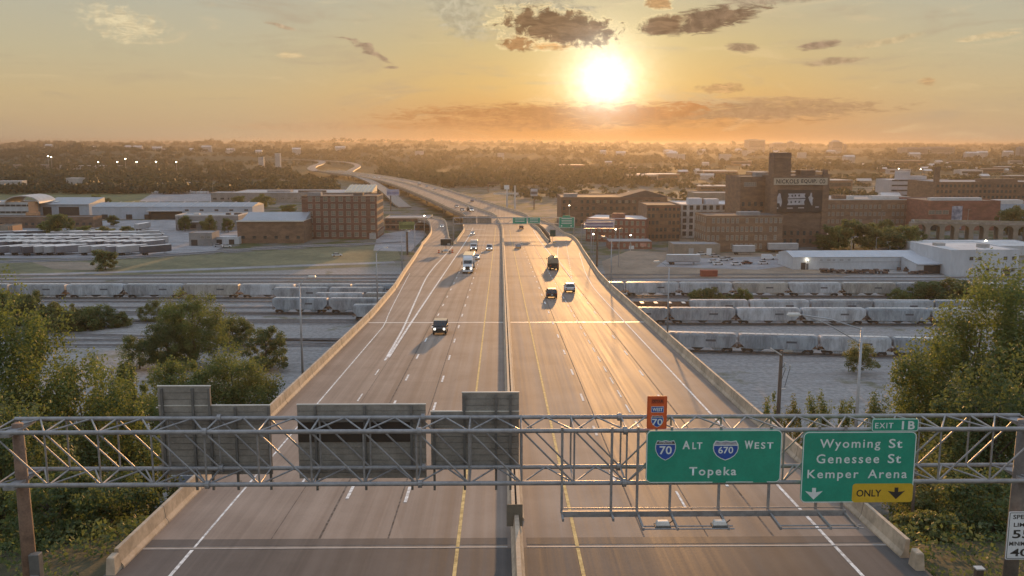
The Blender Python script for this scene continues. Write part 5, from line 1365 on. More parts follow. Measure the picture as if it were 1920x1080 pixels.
M_WF = M('window_frame', (.42, .38, .33), .7, .08, 1.0); M_WG = M('window_pane', (.17, .155, .14), .35, .12, .4); M_WFD = M('window_frame_dark', (.12, .10, .085), .7, .08, 1.0); M_WGD = M('window_pane_dark', (.045, .05, .055), .3, .1, .4)
M_DOOR = M('roller_door', (.36, .36, .36), .6, .08, 1.0); M_DOORD = M('dark_doorway', (.06, .05, .045), .8, .1, 1.0)
WMESH = {}
def window_mesh(w, h, dark=False):
    k = (round(w, 2), round(h, 2), dark)
    if k not in WMESH:
        t = .10; mb = MB()
        mb.box((0, -.02, 0), (w - .02, .06, h - .02), 1)
        for c, d in (((0, -.07, h / 2), (w + t, .18, t)), ((0, -.09, -h / 2), (w + 2 * t, .22, t * 1.4)), ((-w / 2, -.06, 0), (t, .16, h)), ((w / 2, -.06, 0), (t, .16, h)), ((0, -.05, 0), (.06, .08, h)), ((0, -.05, 0), (w, .08, .06))):
            mb.box(c, d, 0)
        WMESH[k] = mb.mesh('window', [M_WFD if dark else M_WF, M_WGD if dark else M_WG])
    return WMESH[k]
class Bld:
    def __init__(s, name, label, xl, xr, yb, yt, depth, wall, roof, rz=0.0, cat='building', parapet=.5, group=None, zt=None, cap=None, Y=None):
        mid = (xl + xr) / 2
        p = G(mid, yb)
        if Y: p = AY(mid, yb, Y); p.z = 0
        s.W = AY(xr, yb, p.y).x - AY(xl, yb, p.y).x; s.H = zt if zt else AY(mid, yt, p.y).z; s.D = depth
        s.root = empty(name, (p.x, p.y, hgt(p.x, p.y) - .05), rz, label, cat, group); s.root_px = (xl, xr, yb, yt); s.Y = p.y
        if rz: s.W /= math.cos(rz)
        s.x0 = -s.W / 2
        MB().box((0, depth / 2, s.H / 2), (s.W, depth, s.H)).build('wall', wall, s.root)
        MB().box((0, depth / 2, s.H + .06), (s.W - .5, depth - .5, .12)).build('roof', roof, s.root)
        if parapet:
            m = MB(); t = .3
            m.box((0, t / 2 - .02, s.H + parapet / 2), (s.W + .06, t, parapet)); m.box((0, depth - t / 2 + .02, s.H + parapet / 2), (s.W + .06, t, parapet))
            m.box((-s.W / 2 + t / 2 - .02, depth / 2, s.H + parapet / 2), (t, depth - 2 * t, parapet)); m.box((s.W / 2 - t / 2 + .02, depth / 2, s.H + parapet / 2), (t, depth - 2 * t, parapet))
            m.build('parapet', cap or wall, s.root)
    def wins(s, floors, cols, w, h, z0=None, dz=None, x0=None, x1=None, dark=False, side=None, skip=0.0, seed=1):
        rs = random.Random(seed); me = window_mesh(w, h, dark); dz = dz or s.H / floors; z0 = dz * .55 if z0 is None else z0
        if side is None:
            a = s.x0 + s.W / cols / 2 if x0 is None else x0; b = -s.x0 - s.W / cols / 2 if x1 is None else x1
            for f in range(floors):
                for c in range(cols):
                    if rs.random() < skip: continue
                    link('window', me, s.root, (a + (b - a) * c / max(1, cols - 1), -.005, z0 + f * dz))
        else:
            for f in range(floors):
                for c in range(cols):
                    if rs.random() < skip: continue
                    y = s.D * (c + .5) / cols
                    link('window', me, s.root, (side * (s.W / 2 + .005), y, z0 + f * dz), (0, 0, side * math.pi / 2))
    def door(s, x, w, h, mat=None, name='roller_door', z=0.0):
        return MB().box((x, -.04, z + h / 2 + .02), (w, .12, h)).build(name, mat or M_DOOR, s.root)
    def unit(s, x, y, w, d, h, mat, name='roof_unit'):
        return MB().box((x, y, s.H + .12 + h / 2), (w, d, h)).build(name, mat, s.root)
    def ledge(s, z, mat, h=.35): return MB().box((0, -.08, z), (s.W + .1, .24, h)).build('ledge', mat, s.root)
# -- left side of the highway
b = Bld('brick_warehouse', 'six storey dark red brick warehouse with rows of pale windows', 568, 708, 448, 369, 26, BR1, RFD, cap=BR3)
b.wins(6, 8, 2.1, 2.4, z0=2.4, dz=3.65, x0=b.x0 + 4.4, x1=-b.x0 - 6.9); b.wins(6, 1, 2.0, 2.2, z0=2.4, dz=3.65, x0=-b.x0 - 2.2, x1=-b.x0 - 2.2); b.wins(6, 6, 2.0, 2.2, z0=2.4, dz=3.65, side=1)
b.ledge(b.H - 1.0, M('stone_band', (.26, .19, .15), .85, .1, .5)); b.unit(-14, 8, 7, 5, 2.0, RFG); b.unit(8, 14, 5, 5, 1.4, RFD)
for i in range(9): MB().box((b.x0 + 2.1 + i * 3.95, -.1, b.H * .47), (.7, .22, b.H * .9)).build('pilaster', BR1, b.root)
b.door(-b.x0 - 2.5, 3.4, 3.0, M_DOOR)
b = Bld('brick_shed', 'low brown brick shed with a bright metal eave attached to the brick warehouse', 446, 570, 456, 415, 34, BR2, RFG, cap=M_EDGE, parapet=.25)
MB().box((0, -.25, b.H + .1), (b.W + .4, .9, .5)).build('eave', M_EDGE, b.root); b.wins(1, 6, 1.6, 1.4, z0=3.0, dark=True)
MB().prism([(b.D * .2, b.H + .1), (b.D * .6, b.H + 3.2), (b.D, b.H + .1)], 'x', -b.W / 2 + .5, b.W / 2 - .5).build('gable_roof', RFM, b.root)
b = Bld('long_warehouse', 'very long pale blue-white warehouse with a metal roof behind the truck lot', 174, 474, 411, 388, 30, BLUW, RFM, parapet=0)
MB().prism([(-.3, b.H + .12), (b.D / 2, b.H + 2.2), (b.D + .3, b.H + .12)], 'x', -b.W / 2 - .3, b.W / 2 + .3).build('gable_roof', RFM, b.root)
for i in range(12): MB().box((b.x0 + 4 + i * 8.6, b.D * .3, b.H + 1.5), (.3, b.D * .55, .12), rx=.135).build('roof_seam', RFW, b.root)
b.door(b.x0 + 48, 22, 5.0, M_DOORD, 'open_dock'); MB().box((b.x0 + 48, -1.4, 5.6), (23, 3, .4)).build('dock_canopy', RFW, b.root)
for x in (8, 24, 36): b.door(b.x0 + x, 4, 3.2, M_DOORD, 'dock_door')
b.wins(1, 5, 2.4, .9, z0=6.0, dark=True, x0=b.x0 + 62, x1=-b.x0 - 4)
b = Bld('low_office', 'low grey flat roofed office with a pale roof edge before the long warehouse', 330, 448, 432, 405, 20, GRW, RFM, cap=RFW, parapet=.7)
b.wins(1, 3, 3.2, 2.0, z0=2.4, dark=True, x0=-14, x1=-2); b.door(-16, 3, 3, M_DOORD); b.unit(-8, 8, 3.0, 3.0, 1.0, RFW); b.unit(10, 8, 2.4, 2.4, 1.1, RFD); b.unit(15, 10, 4, 2.4, 1.0, RFD)
MB().box((-7, -.9, 5.0), (9, 2, .4)).build('canopy', RFW, b.root); MB().box((-16.5, -.3, 4.2), (1.0, .8, 7.4)).build('pylon', GRW, b.root)
b = Bld('arched_depot', 'white depot with blue window bands and a big arched canopy lit orange at its tip', -30, 62, 406, 380, 24, WHT, RFM, cap=WHT)
b.wins(2, 9, 3.2, 1.2, z0=3.0, dz=4.6, dark=True)
arc = MB(); seg = 14; rr_ = 12.0
for i in range(seg):
    a0, a1 = math.pi * i / seg, math.pi * (i + 1) / seg
    for (ra) in (1,):
        p0 = (-rr_ * math.cos(a0), rr_ * .45 * math.sin(a0)); p1 = (-rr_ * math.cos(a1), rr_ * .45 * math.sin(a1)); q0 = (p0[0] * .94, p0[1] * .9 - .1); q1 = (p1[0] * .94, p1[1] * .9 - .1)
        arc.prism([p0, p1, q1, q0], 'y', -2, 22)
arc.build('arched_canopy', M('canopy_shell', (.50, .47, .44), .5, .08, .3), b.root, loc=(b.W / 2 - 6, 0, b.H - .4))
MB().box((b.W / 2 + 1.2, -1, b.H * .5), (4.2, 5, b.H + 1)).build('tower_wall', ORW, b.root); MB().box((b.W / 2 + 1.2, -2, 1.6), (7, 6, 3.2)).build('tower_plinth', ORW, b.root)  # orange sunlight is put into the tower wall colour
for i in range(5): b.unit(b.x0 + 3 + i * 4.4, 6, 1.8, 3.2, .5, M_EDGE, 'skylight')
b = Bld('depot_shed', 'blue-grey open fronted shed with two bright skylights beside the arched depot', 76, 168, 404, 383, 26, BLUW, RFM, parapet=0)
MB().prism([(-1.0, b.H), (b.D, b.H + 3.5), (b.D, b.H + .05)], 'x', -b.W / 2, b.W / 2).build('pitched_roof', RFM, b.root)
b.door(b.x0 + 5, 6, 6, M_DOORD, 'open_bay'); b.door(b.x0 + 20, 14, 6, M_DOORD, 'open_bay')
for x in (4, 8): MB().box((b.x0 + x, 8, b.H + 1.5), (2.2, 4, .2), rx=.13).build('skylight', M_EDGE, b.root)
b = Bld('brick_wall_block', 'long low dark brick block behind the parked trailers', -40, 176, 428, 408, 12, BR3, RFD)
b.wins(1, 18, 1.8, 1.5, z0=2.6, dark=True)
b = Bld('orange_hut', 'little building with a sunlit orange end wall by the trailer lot', -6, 24, 447, 424, 10, TAN, RFD)
MB().box((b.W / 2 + .1, b.D / 2, b.H / 2), (.2, b.D, b.H)).build('end_wall', ORW, b.root); b.door(-2, 2, 2.6, M_DOORD)  # end wall colour carries the orange sunlight
for i in range(3): MB().box((b.W / 2 - 1.6 + i * 1.0, -.1, b.H * .5), (.35, .3, b.H)).build('pilaster', ORW, b.root)
b = Bld('low_plant', 'wide grey plant with a long roof beyond the brick warehouse', 430, 690, 379, 362, 60, GRW, RFM, parapet=.4)
b.wins(1, 22, 3.2, 1.6, z0=3.2); b.unit(-20, 20, 20, 12, 1.6, RFG); b.unit(10, 10, 24, 3, 1.8, RFD)
MB().prism([(8, b.H + .2), (8, b.H + .6), (40, b.H + 5.5), (40, b.H + .2)], 'x', 38, 62).build('ribbed_roof', RFGOLD, b.root)
for i in range(7): MB().box((40 + i * 3.4, 24, b.H + 3.4), (.5, 32, .3), rx=.152).build('roof_rib', RFW, b.root)
b = Bld('grey_store', 'flat grey store with a vehicle lot in front of the wide plant', 396, 452, 378, 362, 22, GRW, RFM); b.wins(1, 4, 3, 1.5, z0=2.6, dark=True)
b = Bld('flat_garage', 'dark flat garage with a pale rim next to the joining ramp', 722, 806, 432, 410, 24, BR3, RFG, cap=M('tan_rim', (.36, .31, .25), .8, .1, .3), parapet=.6)
b.ledge(b.H * .5, M('tan_rim', (0, 0, 0))); b.wins(2, 8, 2.0, 1.2, z0=2.0, dz=3.2, dark=True)
b = Bld('corner_shed', 'grey garage with two bright vehicles parked in its yard', 355, 398, 461, 438, 12, GRW, RFG); b.door(-3, 3, 3, M_DOORD); b.wins(1, 2, 1.6, 1.2, z0=4.2, x0=1, x1=4)
b = Bld('white_workshop', 'long low pale workshop at the end of the brick shed', 398, 448, 458, 446, 9, WHT, RFW); b.door(-3, 2.6, 2.4, M_DOORD); b.door(3, 2.6, 2.4, M_DOORD)
# -- right side
b = Bld('brick_mill', 'red brick mill with a pale flat roof, rooftop hut and three rows of windows', 1100, 1208, 454, 411, 26, BR4, RFW, rz=-.30, cap=BR4, parapet=.3)
b.wins(3, 11, 1.2, 2.0, z0=2.4, dz=3.7); b.wins(3, 9, 1.2, 2.0, z0=2.4, dz=3.7, side=-1); b.unit(0, 8, 6, 5, 2.4, BR4, 'rooftop_hut'); b.unit(-3.8, 7, 1.4, 1.4, 1.6, BR3)
b = Bld('mill_annex', 'single storey brick annex with a pale roof in front of the brick mill', 1142, 1222, 467, 453, 12, BR4, RFG, cap=RFG, parapet=.25)
b.wins(1, 7, .9, 1.5, z0=1.8); b.door(.5, 2.4, 1.6, M_SWHITE, 'pale_door'); b.door(6, 3.0, 1.6, M('sign_pale_red', (.5, .25, .2), .6, .1, 1), 'wall_sign', 1.2)
b = Bld('dark_brick_block', 'big dark brick block behind the brick mill', 1052, 1250, 424, 371, 40, BR3, RFD, cap=BR3); b.wins(4, 18, 1.6, 2.0, z0=3.0, dz=3.9, dark=True, skip=.15); b.wins(1, 8, 1.8, 1.4, z0=b.H - 2.2, x0=-14, x1=16, skip=.3)
MB().prism([(-16, b.H), (0, b.H + 4.2), (16, b.H)], 'y', 8, 30).build('gable_roof', RFD, b.root, loc=(20, 0, 0)); b.unit(-26, 6, 8, 6, 2.4, RFG)
b = Bld('brown_brick_hall', 'tall plain brown brick hall beside the white loft building', 1212, 1274, 452, 386, 30, BR2, RFD, cap=BR2); b.wins(5, 8, 1.3, 1.9, z0=2.4, dz=3.5, dark=True, skip=.1); b.ledge(b.H - .8, BR4)
b = Bld('white_loft_building', 'white painted loft building with a bright roof and a long side wall', 1276, 1424, 446, 385, 34, M('whitewashed_wall', (.50, .49, .47), .85, .15, .3), RFW, cap=M('whitewashed_wall', (0, 0, 0)), parapet=.6, rz=.02)
b.wins(5, 12, 1.8, 2.2, z0=2.4, dz=3.4, dark=True); b.wins(5, 7, 1.6, 2.2, z0=2.4, dz=3.4, dark=True, side=-1); b.unit(-12, 10, 7, 6, 3.2, WHT, 'stair_hut'); b.unit(-3, 10, 7, 6, 2.8, WHT, 'stair_hut'); b.unit(-7, 14, 4, 4, 2.6, BR2)
b = Bld('brick_loft_building', 'four storey brown brick loft with scattered pale windows and a cornice', 1322, 1466, 472, 406, 22, BR2, RFD, cap=BR2, rz=.03)
b.wins(4, 16, 1.1, 2.2, z0=2.6, dz=3.9, skip=.22, seed=4); b.wins(4, 6, 1.1, 2.2, z0=2.6, dz=3.9, side=-1); b.ledge(b.H - .5, M('cornice_tan', (.26, .20, .14), .85, .1, .5)); b.unit(4, 8, 10, 5, 1.6, RFG)
b = Bld('tower_warehouse', 'tall brick warehouse with NICKOLS EQUIP CO board, painted mural and rooftop water tower hut', 1440, 1548, 476, 331, 34, BR3, RFD, Y=430, cap=BR3)
TW = b
b.wins(2, 9, 1.2, 2.0, z0=3, dz=3.8, dark=True)
for s_ in (-1, 1): MB().box((s_ * (b.W / 2 - 1.6), -.25, b.H / 2 + .6), (3.0, .5, b.H + 1.2)).build('corner_pier', BR2, b.root)
def tz(py): return AY(1493, py, 430).z
bz0, bz1 = tz(346.5), tz(333.5)
MB().box((0, -.6, (bz0 + bz1) / 2), (b.W * .92, .16, bz1 - bz0)).build('name_board', M('name_board_tan', (.42, .36, .28), .8, .08, .6), b.root)
for word, u0, u1 in (('NICKOLS', 0.0, .46), ('EQUIP.', .51, .83), ('CO', .88, 1.0)):
    me, a0, a1, c0, c1 = ink(word, .03, 1.1); me = me.copy(); me.materials.clear(); me.materials.append(M_BLACK)
    sx = b.W * .84 * (u1 - u0) / (a1 - a0); sz = (bz1 - bz0) * .62 / (c1 - c0)
    link('lettering', me, b.root, (b.W * (.84 * u0 - .42) - a0 * sx, -.70, bz0 + (bz1 - bz0) * .2 - c0 * sz), (R(90), 0, 0), (sx, sz, 1))
mz0, mz1 = tz(398), tz(356)
MB().box((0, -.3, (mz0 + mz1) / 2), (b.W * .84, .1, mz1 - mz0)).build('mural', M('mural_ground', (.055, .045, .04), .8, .15, .4), b.root)
M_MUR = M('mural_pale', (.40, .40, .43), .8, .12, .6)
def mur(poly): MB().add([(p[0], -.362, p[1]) for p in poly], [tuple(range(len(poly)))]).build('mural_figure', M_MUR, b.root)
def mp(px, py): q = AY(px, py, 430); return (q.x - b.root.location.x, q.z - b.root.location.z)
mur([mp(*q) for q in ((1477, 363), (1510, 362.5), (1508, 367), (1510, 371), (1476, 372), (1479, 367.5))]); mur([mp(*q) for q in ((1476, 373.5), (1510, 373), (1507, 378), (1508, 384), (1475, 384.5), (1478, 379))])
mur([mp(*q) for q in ((1460, 362), (1463, 363), (1464, 369), (1466, 378), (1464, 387), (1462, 387), (1461, 381), (1457, 381), (1456, 372), (1458, 367))]); mur([mp(*q) for q in ((1520, 361), (1522, 362), (1522, 369), (1525, 371), (1523, 374), (1523, 385), (1521, 385), (1517, 376), (1515, 370), (1518, 367))])
for x0, x1, y in ((1447, 1451, 390), (1475, 1486, 390), (1496, 1507, 389.5), (1528, 1535, 388), (1456, 1459, 390)): mur([mp(x0, y - 1), mp(x1, y - 1), mp(x1, y + 1), mp(x0, y + 1)])
for k, (x0, y0) in enumerate(((1485, 367), (1491, 366.5), (1498, 366.5), (1483, 379), (1491, 378), (1498, 378.5))): MB().box((mp(x0, y0)[0], -.37, mp(x0, y0)[1]), (.7, .02, .9), ry=.3 * (k % 3 - 1)).build('mural_mark', M_BLACK, b.root)
q0, q1 = AY(1446, 322, 440), AY(1479, 286, 440)
MB().box(((q0.x + q1.x) / 2 - b.root.location.x, 10, (b.H + q1.z) / 2), (q1.x - q0.x, 9, q1.z - b.H)).build('water_tower_hut', BR3, b.root)
MB().box(((q0.x + q1.x) / 2 - b.root.location.x, 10, q1.z - 2.4), (q1.x - q0.x + .5, 9.5, .5)).build('hut_band', BR2, b.root)
MB().box((b.W * .2, 10, b.H + 1.5), (7, 8, 2.8)).build('rooftop_hut', BR3, b.root); MB().box((b.W / 2 - 1.2, 3, b.H + 1.6), (1.6, 3, 3.2)).build('chimney', BR3, b.root)
b = Bld('warehouse_wing', 'lower brick wing beside the tall NICKOLS EQUIP CO warehouse', 1384, 1441, 476, 333, 30, BR2, RFD, Y=440, cap=BR2); b.wins(1, 6, .9, 2.0, z0=b.H - 3.2, x0=b.x0 + 2, x1=b.x0 + 7); b.wins(3, 5, 1.3, 2.0, z0=12, dz=4, dark=True); b.unit(4, 8, 6, 6, 2.2, RFG)
b = Bld('tan_shed', 'tan block shed with two pale roller doors', 1262, 1350, 478, 459, 12, TAN, RFG, cap=TAN, parapet=.35); b.door(-2.5, 2.2, 3.0); b.door(5.5, 2.2, 3.0, M_SWHITE)
b = Bld('long_white_shed', 'long low white shed with a plain metal roof beside the rail yard', 1486, 1762, 505, 482, 18, WHT, RFM, parapet=0, rz=.02)
MB().prism([(-.3, b.H + .1), (b.D / 2, b.H + 1.7), (b.D + .3, b.H + .1)], 'x', -b.W / 2 - .2, b.W / 2 + .2).build('gable_roof', M('pale_metal_roof', (.46, .48, .51), .55, .06, .2), b.root)
b.door(b.x0 + 4, 1.8, 2.8, M_DOORD); b.door(b.x0 + 5.6, .8, 2.4, M_DOORD)
MB().box((4, -.1, b.H * .62), (b.W * .8, .05, .12)).build('cable_tray', RFG, b.root)
for i, x in enumerate((-18, -15, -13, -10, -7)): MB().box((x, -.06, b.H * .78), (1.0 + .5 * (i % 2), .03, .35)).build('faded_lettering', RFG, b.root)
b = Bld('white_plant', 'two storey white plant with small windows and rooftop units by the cottonwoods', 1778, 1910, 517, 470, 30, WHT, RFW, cap=WHT, parapet=.4, rz=.06)
b.wins(2, 6, 1.2, 1.1, z0=2.2, dz=4.4, dark=True, x0=b.x0 + 8, x1=-b.x0 - 2, skip=.15); b.unit(5, 10, 3.6, 3, 1.4, M('unit_grey', (.34, .33, .32), .6, .1, .5)); b.unit(-8, 18, 3.6, 3, 1.0, MATS['unit_grey']); b.door(-b.x0 - 4, 2, 2.4, M_DOORD)
b = Bld('white_plant_wing', 'low white lean-to with a loading opening joining the shed to the white plant', 1716, 1832, 513, 494, 12, WHT, RFM, parapet=0, rz=.03)
MB().prism([(-1.2, b.H - .1), (b.D, b.H + 1.4), (b.D, b.H - .1)], 'x', -b.W / 2, b.W / 2).build('pent_roof', MATS['pale_metal_roof'], b.root); b.door(b.x0 + 7, 8, 3.2, M_DOORD, 'loading_opening'); b.door(-b.x0 - 4, 2.4, 3.0, M('door_brown', (.23, .17, .13), .7, .1, 1))
b = Bld('upper_white_plant', 'upper rear block of the white plant with a long bright roof', 1736, 1960, 500, 462, 26, WHT, RFW, parapet=.3, Y=395); b.wins(1, 4, 1.3, 1.2, z0=b.H - 4, x0=-14, x1=2, dark=True); b.unit(-6, 6, 4, 3, 1.0, MATS['unit_grey'])
b = Bld('long_brick_row', 'long brick row with white skylights behind the vehicle lot', 1548, 1738, 424, 375, 40, BR2, RFG, cap=RFW, parapet=.6); b.wins(3, 22, 1.5, 2.2, z0=3, dz=4.4, skip=.1); b.unit(-20, 10, 7, 6, 2.4, BR3); b.unit(-14, 10, 5, 5, 2.0, RFW); b.unit(10, 14, 18, 6, 1.8, RFW)
b = Bld('red_brick_block', 'plain red brick block with a mural strip and glazed entrance', 1738, 1872, 432, 378, 40, BR4, RFD, cap=BR4)
b.wins(1, 3, 3.4, 2.2, z0=b.H - 6, x0=b.x0 + 2, x1=b.x0 + 10); b.door(b.x0 + 5, 9, 3.5, M_GLASS, 'glazed_entrance'); MB().box((b.x0 + 5, -.6, 4.0), (10, 1.6, .4)).build('canopy', RFW, b.root); MB().box((b.x0 + 16.5, -.1, b.H * .45), (6, .1, b.H * .8)).build('mural_strip', M('mural_mixed', (.34, .35, .42), .8, .25, .5, c2=(.10, .12, .18)), b.root); b.unit(0, 12, 30, 4, 1.6, RFW)
b = Bld('blue_mural_building', 'building end painted pale blue behind trees', 1873, 1960, 430, 384, 30, M('mural_blue', (.36, .43, .52), .8, .12, .2), RFD); b.unit(-6, 8, 16, 6, 2.4, RFW); b.wins(1, 2, 1, 1, z0=9, dark=True)
b = Bld('white_tower_block', 'white five storey block with a stepped tower and ribbon windows', 1666, 1748, 376, 338, 30, M('white_block_wall', (.44, .43, .45), .85, .06, .1), RFW, cap=MATS['white_block_wall'] if 'white_block_wall' in MATS else None)
b.wins(4, 5, 6.0, 1.2, z0=4.5, dz=4.4, dark=True, x0=b.x0 + 5, x1=b.x0 + 27); b.wins(3, 3, 1.5, 2.0, z0=6, dz=4.4, dark=True, x0=-b.x0 - 9, x1=-b.x0 - 2)
MB().box((-b.W * .13, 8, b.H + 4), (9.5, 10, 8)).build('stair_tower', MATS['white_block_wall'], b.root); MB().box((b.W * .1, 10, b.H + 1.8), (22, 12, 3.6)).build('penthouse', MATS['white_block_wall'], b.root)
b = Bld('brown_mill_row', 'long brown mill row with a square chimney beyond the red brick block', 1752, 1960, 388, 342, 50, BR2, RFG, cap=BR2); b.wins(4, 26, 1.8, 2.2, z0=3.4, dz=4.4, dark=True, skip=.1); MB().box((b.x0 + 3, 6, b.H + 6), (3.4, 3.4, 12)).build('chimney', BR3, b.root); b.unit(10, 12, 30, 8, 2.4, BR2)
b = Bld('gold_wall_building', 'pale block building peeking out behind the white loft', 1300, 1382, 430, 363, 20, TAN, RFG, Y=520, cap=TAN); b.wins(1, 3, 1, 1, z0=b.H - 4)
# small viaduct with arches
A0, A1 = G(1712, 449), G(1960, 455)
va = empty('arched_viaduct', (A0.x, A0.y, 0), math.atan2(A1.y - A0.y, A1.x - A0.x), 'old stone road viaduct with arches running behind the white plant', 'bridge')
Lv = (A1 - A0).length; hv = 9.0
MB().box((Lv / 2, 5, hv), (Lv, 10, 1.2)).build('road_slab', M_CONCD, va); MB().box((Lv / 2, .1, hv + 1.0), (Lv, .3, 1.0)).build('parapet', M('viaduct_parapet', (.33, .29, .23), .85, .1, .3), va)
nar = 9
for i in range(nar + 1): MB().box((Lv * i / nar, 5, hv / 2 - .3), (2.2, 9.6, hv - .6)).build('pier', TAN, va)
for i in range(nar):
    c = Lv * (i + .5) / nar; r_ = Lv / nar / 2 - 1.0; pts = [(c - r_ - .2, hv - .5), (c - r_ - .2, hv - 3.2)] + [(c + r_ * math.cos(math.pi - t * math.pi / 8), hv - 3.6 + 2.4 * math.sin(t * math.pi / 8)) for t in range(9)] + [(c + r_ + .2, hv - 3.2), (c + r_ + .2, hv - .5)]
    m = MB()
    top = [(x, hv - .5) for x, _ in pts[2:11]]
    for j in range(8): m.prism([pts[2 + j], pts[3 + j], (pts[3 + j][0], hv - .55), (pts[2 + j][0], hv - .55)], 'y', .3, 9.7)
    m.build('arch', TAN, va)

# ------------------------------------------------------------------ billboards and masts
def billboard(label, x0, x1, y0, y1, yb, mat, poles=(.5,), lines=0, extra=None):
    p = G((x0 + x1) / 2, yb); f = Face('billboard', label, 'billboard', x0, x1, y0, y1, p.y)
    f.root.location.z = 0; f.o = f.root.location
    W = f.u(x1) - f.u(x0); z0, z1 = f.w(y1), f.w(y0)
    MB().box((0, .2, (z0 + z1) / 2), (W, .4, z1 - z0)).build('panel', mat, f.root)
    MB().box((0, -.35, z0 - .25), (W, .8, .12)).build('catwalk', M_GALV, f.root)
    for q in poles: MB().tube((W * (q - .5), .5, -.3), (W * (q - .5), .5, z0 + 1), .42, .38, 12).build('pole', M_RUST, f.root)
    for k in range(lines): MB().box((0, -.02, z1 - (k + .6) * (z1 - z0) / lines), (W * .9, .05, (z1 - z0) / lines * .42)).build('print_line', extra or M_STRIPE, f.root)
    for s_ in (-.3, 0, .3): MB().tube((W * s_, -.6, z0 - .2), (W * s_, -.9, z0 + .1), .12, .16, 6).build('floodlight', M_HEAD, f.root)
    return f
billboard('green-yellow billboard on a tall post beside the joining ramp', 748, 777.5, 416, 430, 478, M('poster_green', (.22, .24, .09), .6, .2, .3), (.5,), 1, M('poster_dark_green', (.10, .13, .05), .6, .1, .3))
billboard('pale blue billboard standing by the long bend', 725, 748.5, 355, 366.5, 396, M('poster_blue', (.36, .38, .50), .6, .08, .3), (.3,), 1, M('poster_blue_dark', (.22, .24, .38), .6, .1, .3))
f = billboard('lilac-white billboard with stacked lines of print in front of the brick mill', 1095, 1152, 416, 427, 500, M('poster_lilac', (.44, .40, .44), .6, .08, .3), (.45,), 2, M('poster_violet', (.20, .14, .22), .6, .1, .3))
MB().box((.6, .2, f.w(413.5)), ((f.u(1152) - f.u(1095)) * .94, .3, .9)).build('top_strip', MATS['poster_lilac'], f.root)
for i in range(8): MB().box((-1.5 + i * .95, .2, f.w(429.2)), (.35, .25, 1.0)).build('cut_out_letter', MATS['poster_lilac'], f.root)
billboard('small blue-white billboard beyond the far sign bridge', 995, 1008, 354, 367, 392, M('poster_pale', (.42, .44, .50), .6, .08, .3), (.5,), 1)
billboard('dark little billboard with bare frame arms near the bend', 914, 936, 341, 346, 360, M_TRIM, (.05,))
p = G(958, 391); zc_ = p.y
wf = empty('white_frame_mast', (p.x, p.y, 0), 0, 'tall white twin post frame with a crossbar beyond the far sign bridge', 'mast')
for px in (950.5, 965.5): MB().box((AY(px, 390, zc_).x - p.x, 0, AY(px, 348, zc_).z / 2), (1.3, 1.0, AY(px, 348, zc_).z)).build('post', RFW, wf)
zb2 = AY(950, 363, zc_).z; xa2, xb2 = AY(925, 363, zc_).x - p.x, AY(972, 363, zc_).x - p.x
MB().box(((xa2 + xb2) / 2, 0, zb2), (xb2 - xa2, 1.1, 1.2)).build('crossbar', RFW, wf); MB().box((AY(950, 350, zc_).x - p.x, -.6, AY(950, 351, zc_).z), (4, .3, 3.2)).build('sign_box', M_SWHITE, wf)

# ------------------------------------------------------------------ parked trailers, vans and cars
def simple(name, mb, mats): return mb.mesh(name, mats)
tm = MB(); tm.box((0, 0, 2.65), (16, 2.6, 2.8), 0); tm.box((0, 0, 1.1), (15.4, 1.2, .3), 2); tm.box((0, 0, 4.07), (15.8, 2.5, .04), 1)
for x in (-6.2, -4.9):
    for s_ in (-1, 1): tm.tube((x, s_ * 1.2, .5), (x, s_ * .75, .5), .5, .5, 8, 2)
for s_ in (-1, 1): tm.tube((5.0, s_ * .9, 0), (5.0, s_ * .9, 1.2), .1, .1, 5, 2)
TRM = [tm.mesh('cargo_trailer', [m, r_, M_TRIM]) for m, r_ in ((M('trailer_side_white_shaded', (.36, .36, .37), .5, .08, .3), M('trailer_top_white', (.78, .78, .77), .4, .05, .3)), (M('trailer_side_grey_shaded', (.17, .17, .19), .5, .08, .3), MATS['trailer_top_white']), (M('trailer_side_dark_shaded', (.08, .08, .095), .5, .1, .3), M('trailer_top_grey', (.62, .62, .62), .4, .05, .3)))]  # shade is painted into the side colours, roofs stay bright
def park(mesh, name, px, py, rz, label, cat, group, sc=1.0, z=.06):
    p = G(px, py); o = link(name, mesh, None, (p.x, p.y, z), (0, 0, rz), (sc, 1, 1)); return tag(o, label, cat, group)
rs = random.Random(5)
for row, (yb, x0, x1, stp_, rz, sc, lab) in enumerate(((448, 20, 300, 34, .35, .95, 'in the back row under the dark trees'), (454.5, 0, 302, 24, .55, .85, 'in the second slanted row of the lot'), (461, -6, 300, 22, .75, .8, 'in the third slanted row of the lot'), (467.5, 2, 296, 17, 1.05, .7, 'in the row of steeply slanted trailers'), (477, 4, 312, 23, .85, .85, 'in the front row along the street'))):
    x = x0
    while x < x1:
        k = rs.choice((0, 0, 0, 1, 1, 2)); 
        if rs.random() > .12: park(TRM[k], 'cargo_trailer', x, yb + rs.uniform(-.5, .5), rz + rs.uniform(-.09, .09), ['white', 'shade-grey sided', 'shade-dark sided'][k] + ' cargo trailer ' + lab, 'trailer', 'parked trailers ' + lab, sc)
        x += stp_ * rs.uniform(.85, 1.15)
cm = MB(); cm.prism([(-2.2, .3), (-2.25, .85), (-.9, .95), (1.2, .92), (2.2, .75), (2.25, .35)], 'y', -.88, .88, 0); cm.prism([(-1.7, .93), (-1.1, 1.4), (.3, 1.42), (1.1, .93)], 'y', -.74, .74, 1); cm.box((-.4, 0, 1.43), (1.5, 1.4, .06), 0)
for x in (-1.4, 1.4):
    for s_ in (-1, 1): cm.tube((x, s_ * .9, .32), (x, s_ * .7, .32), .32, .32, 8, 2)
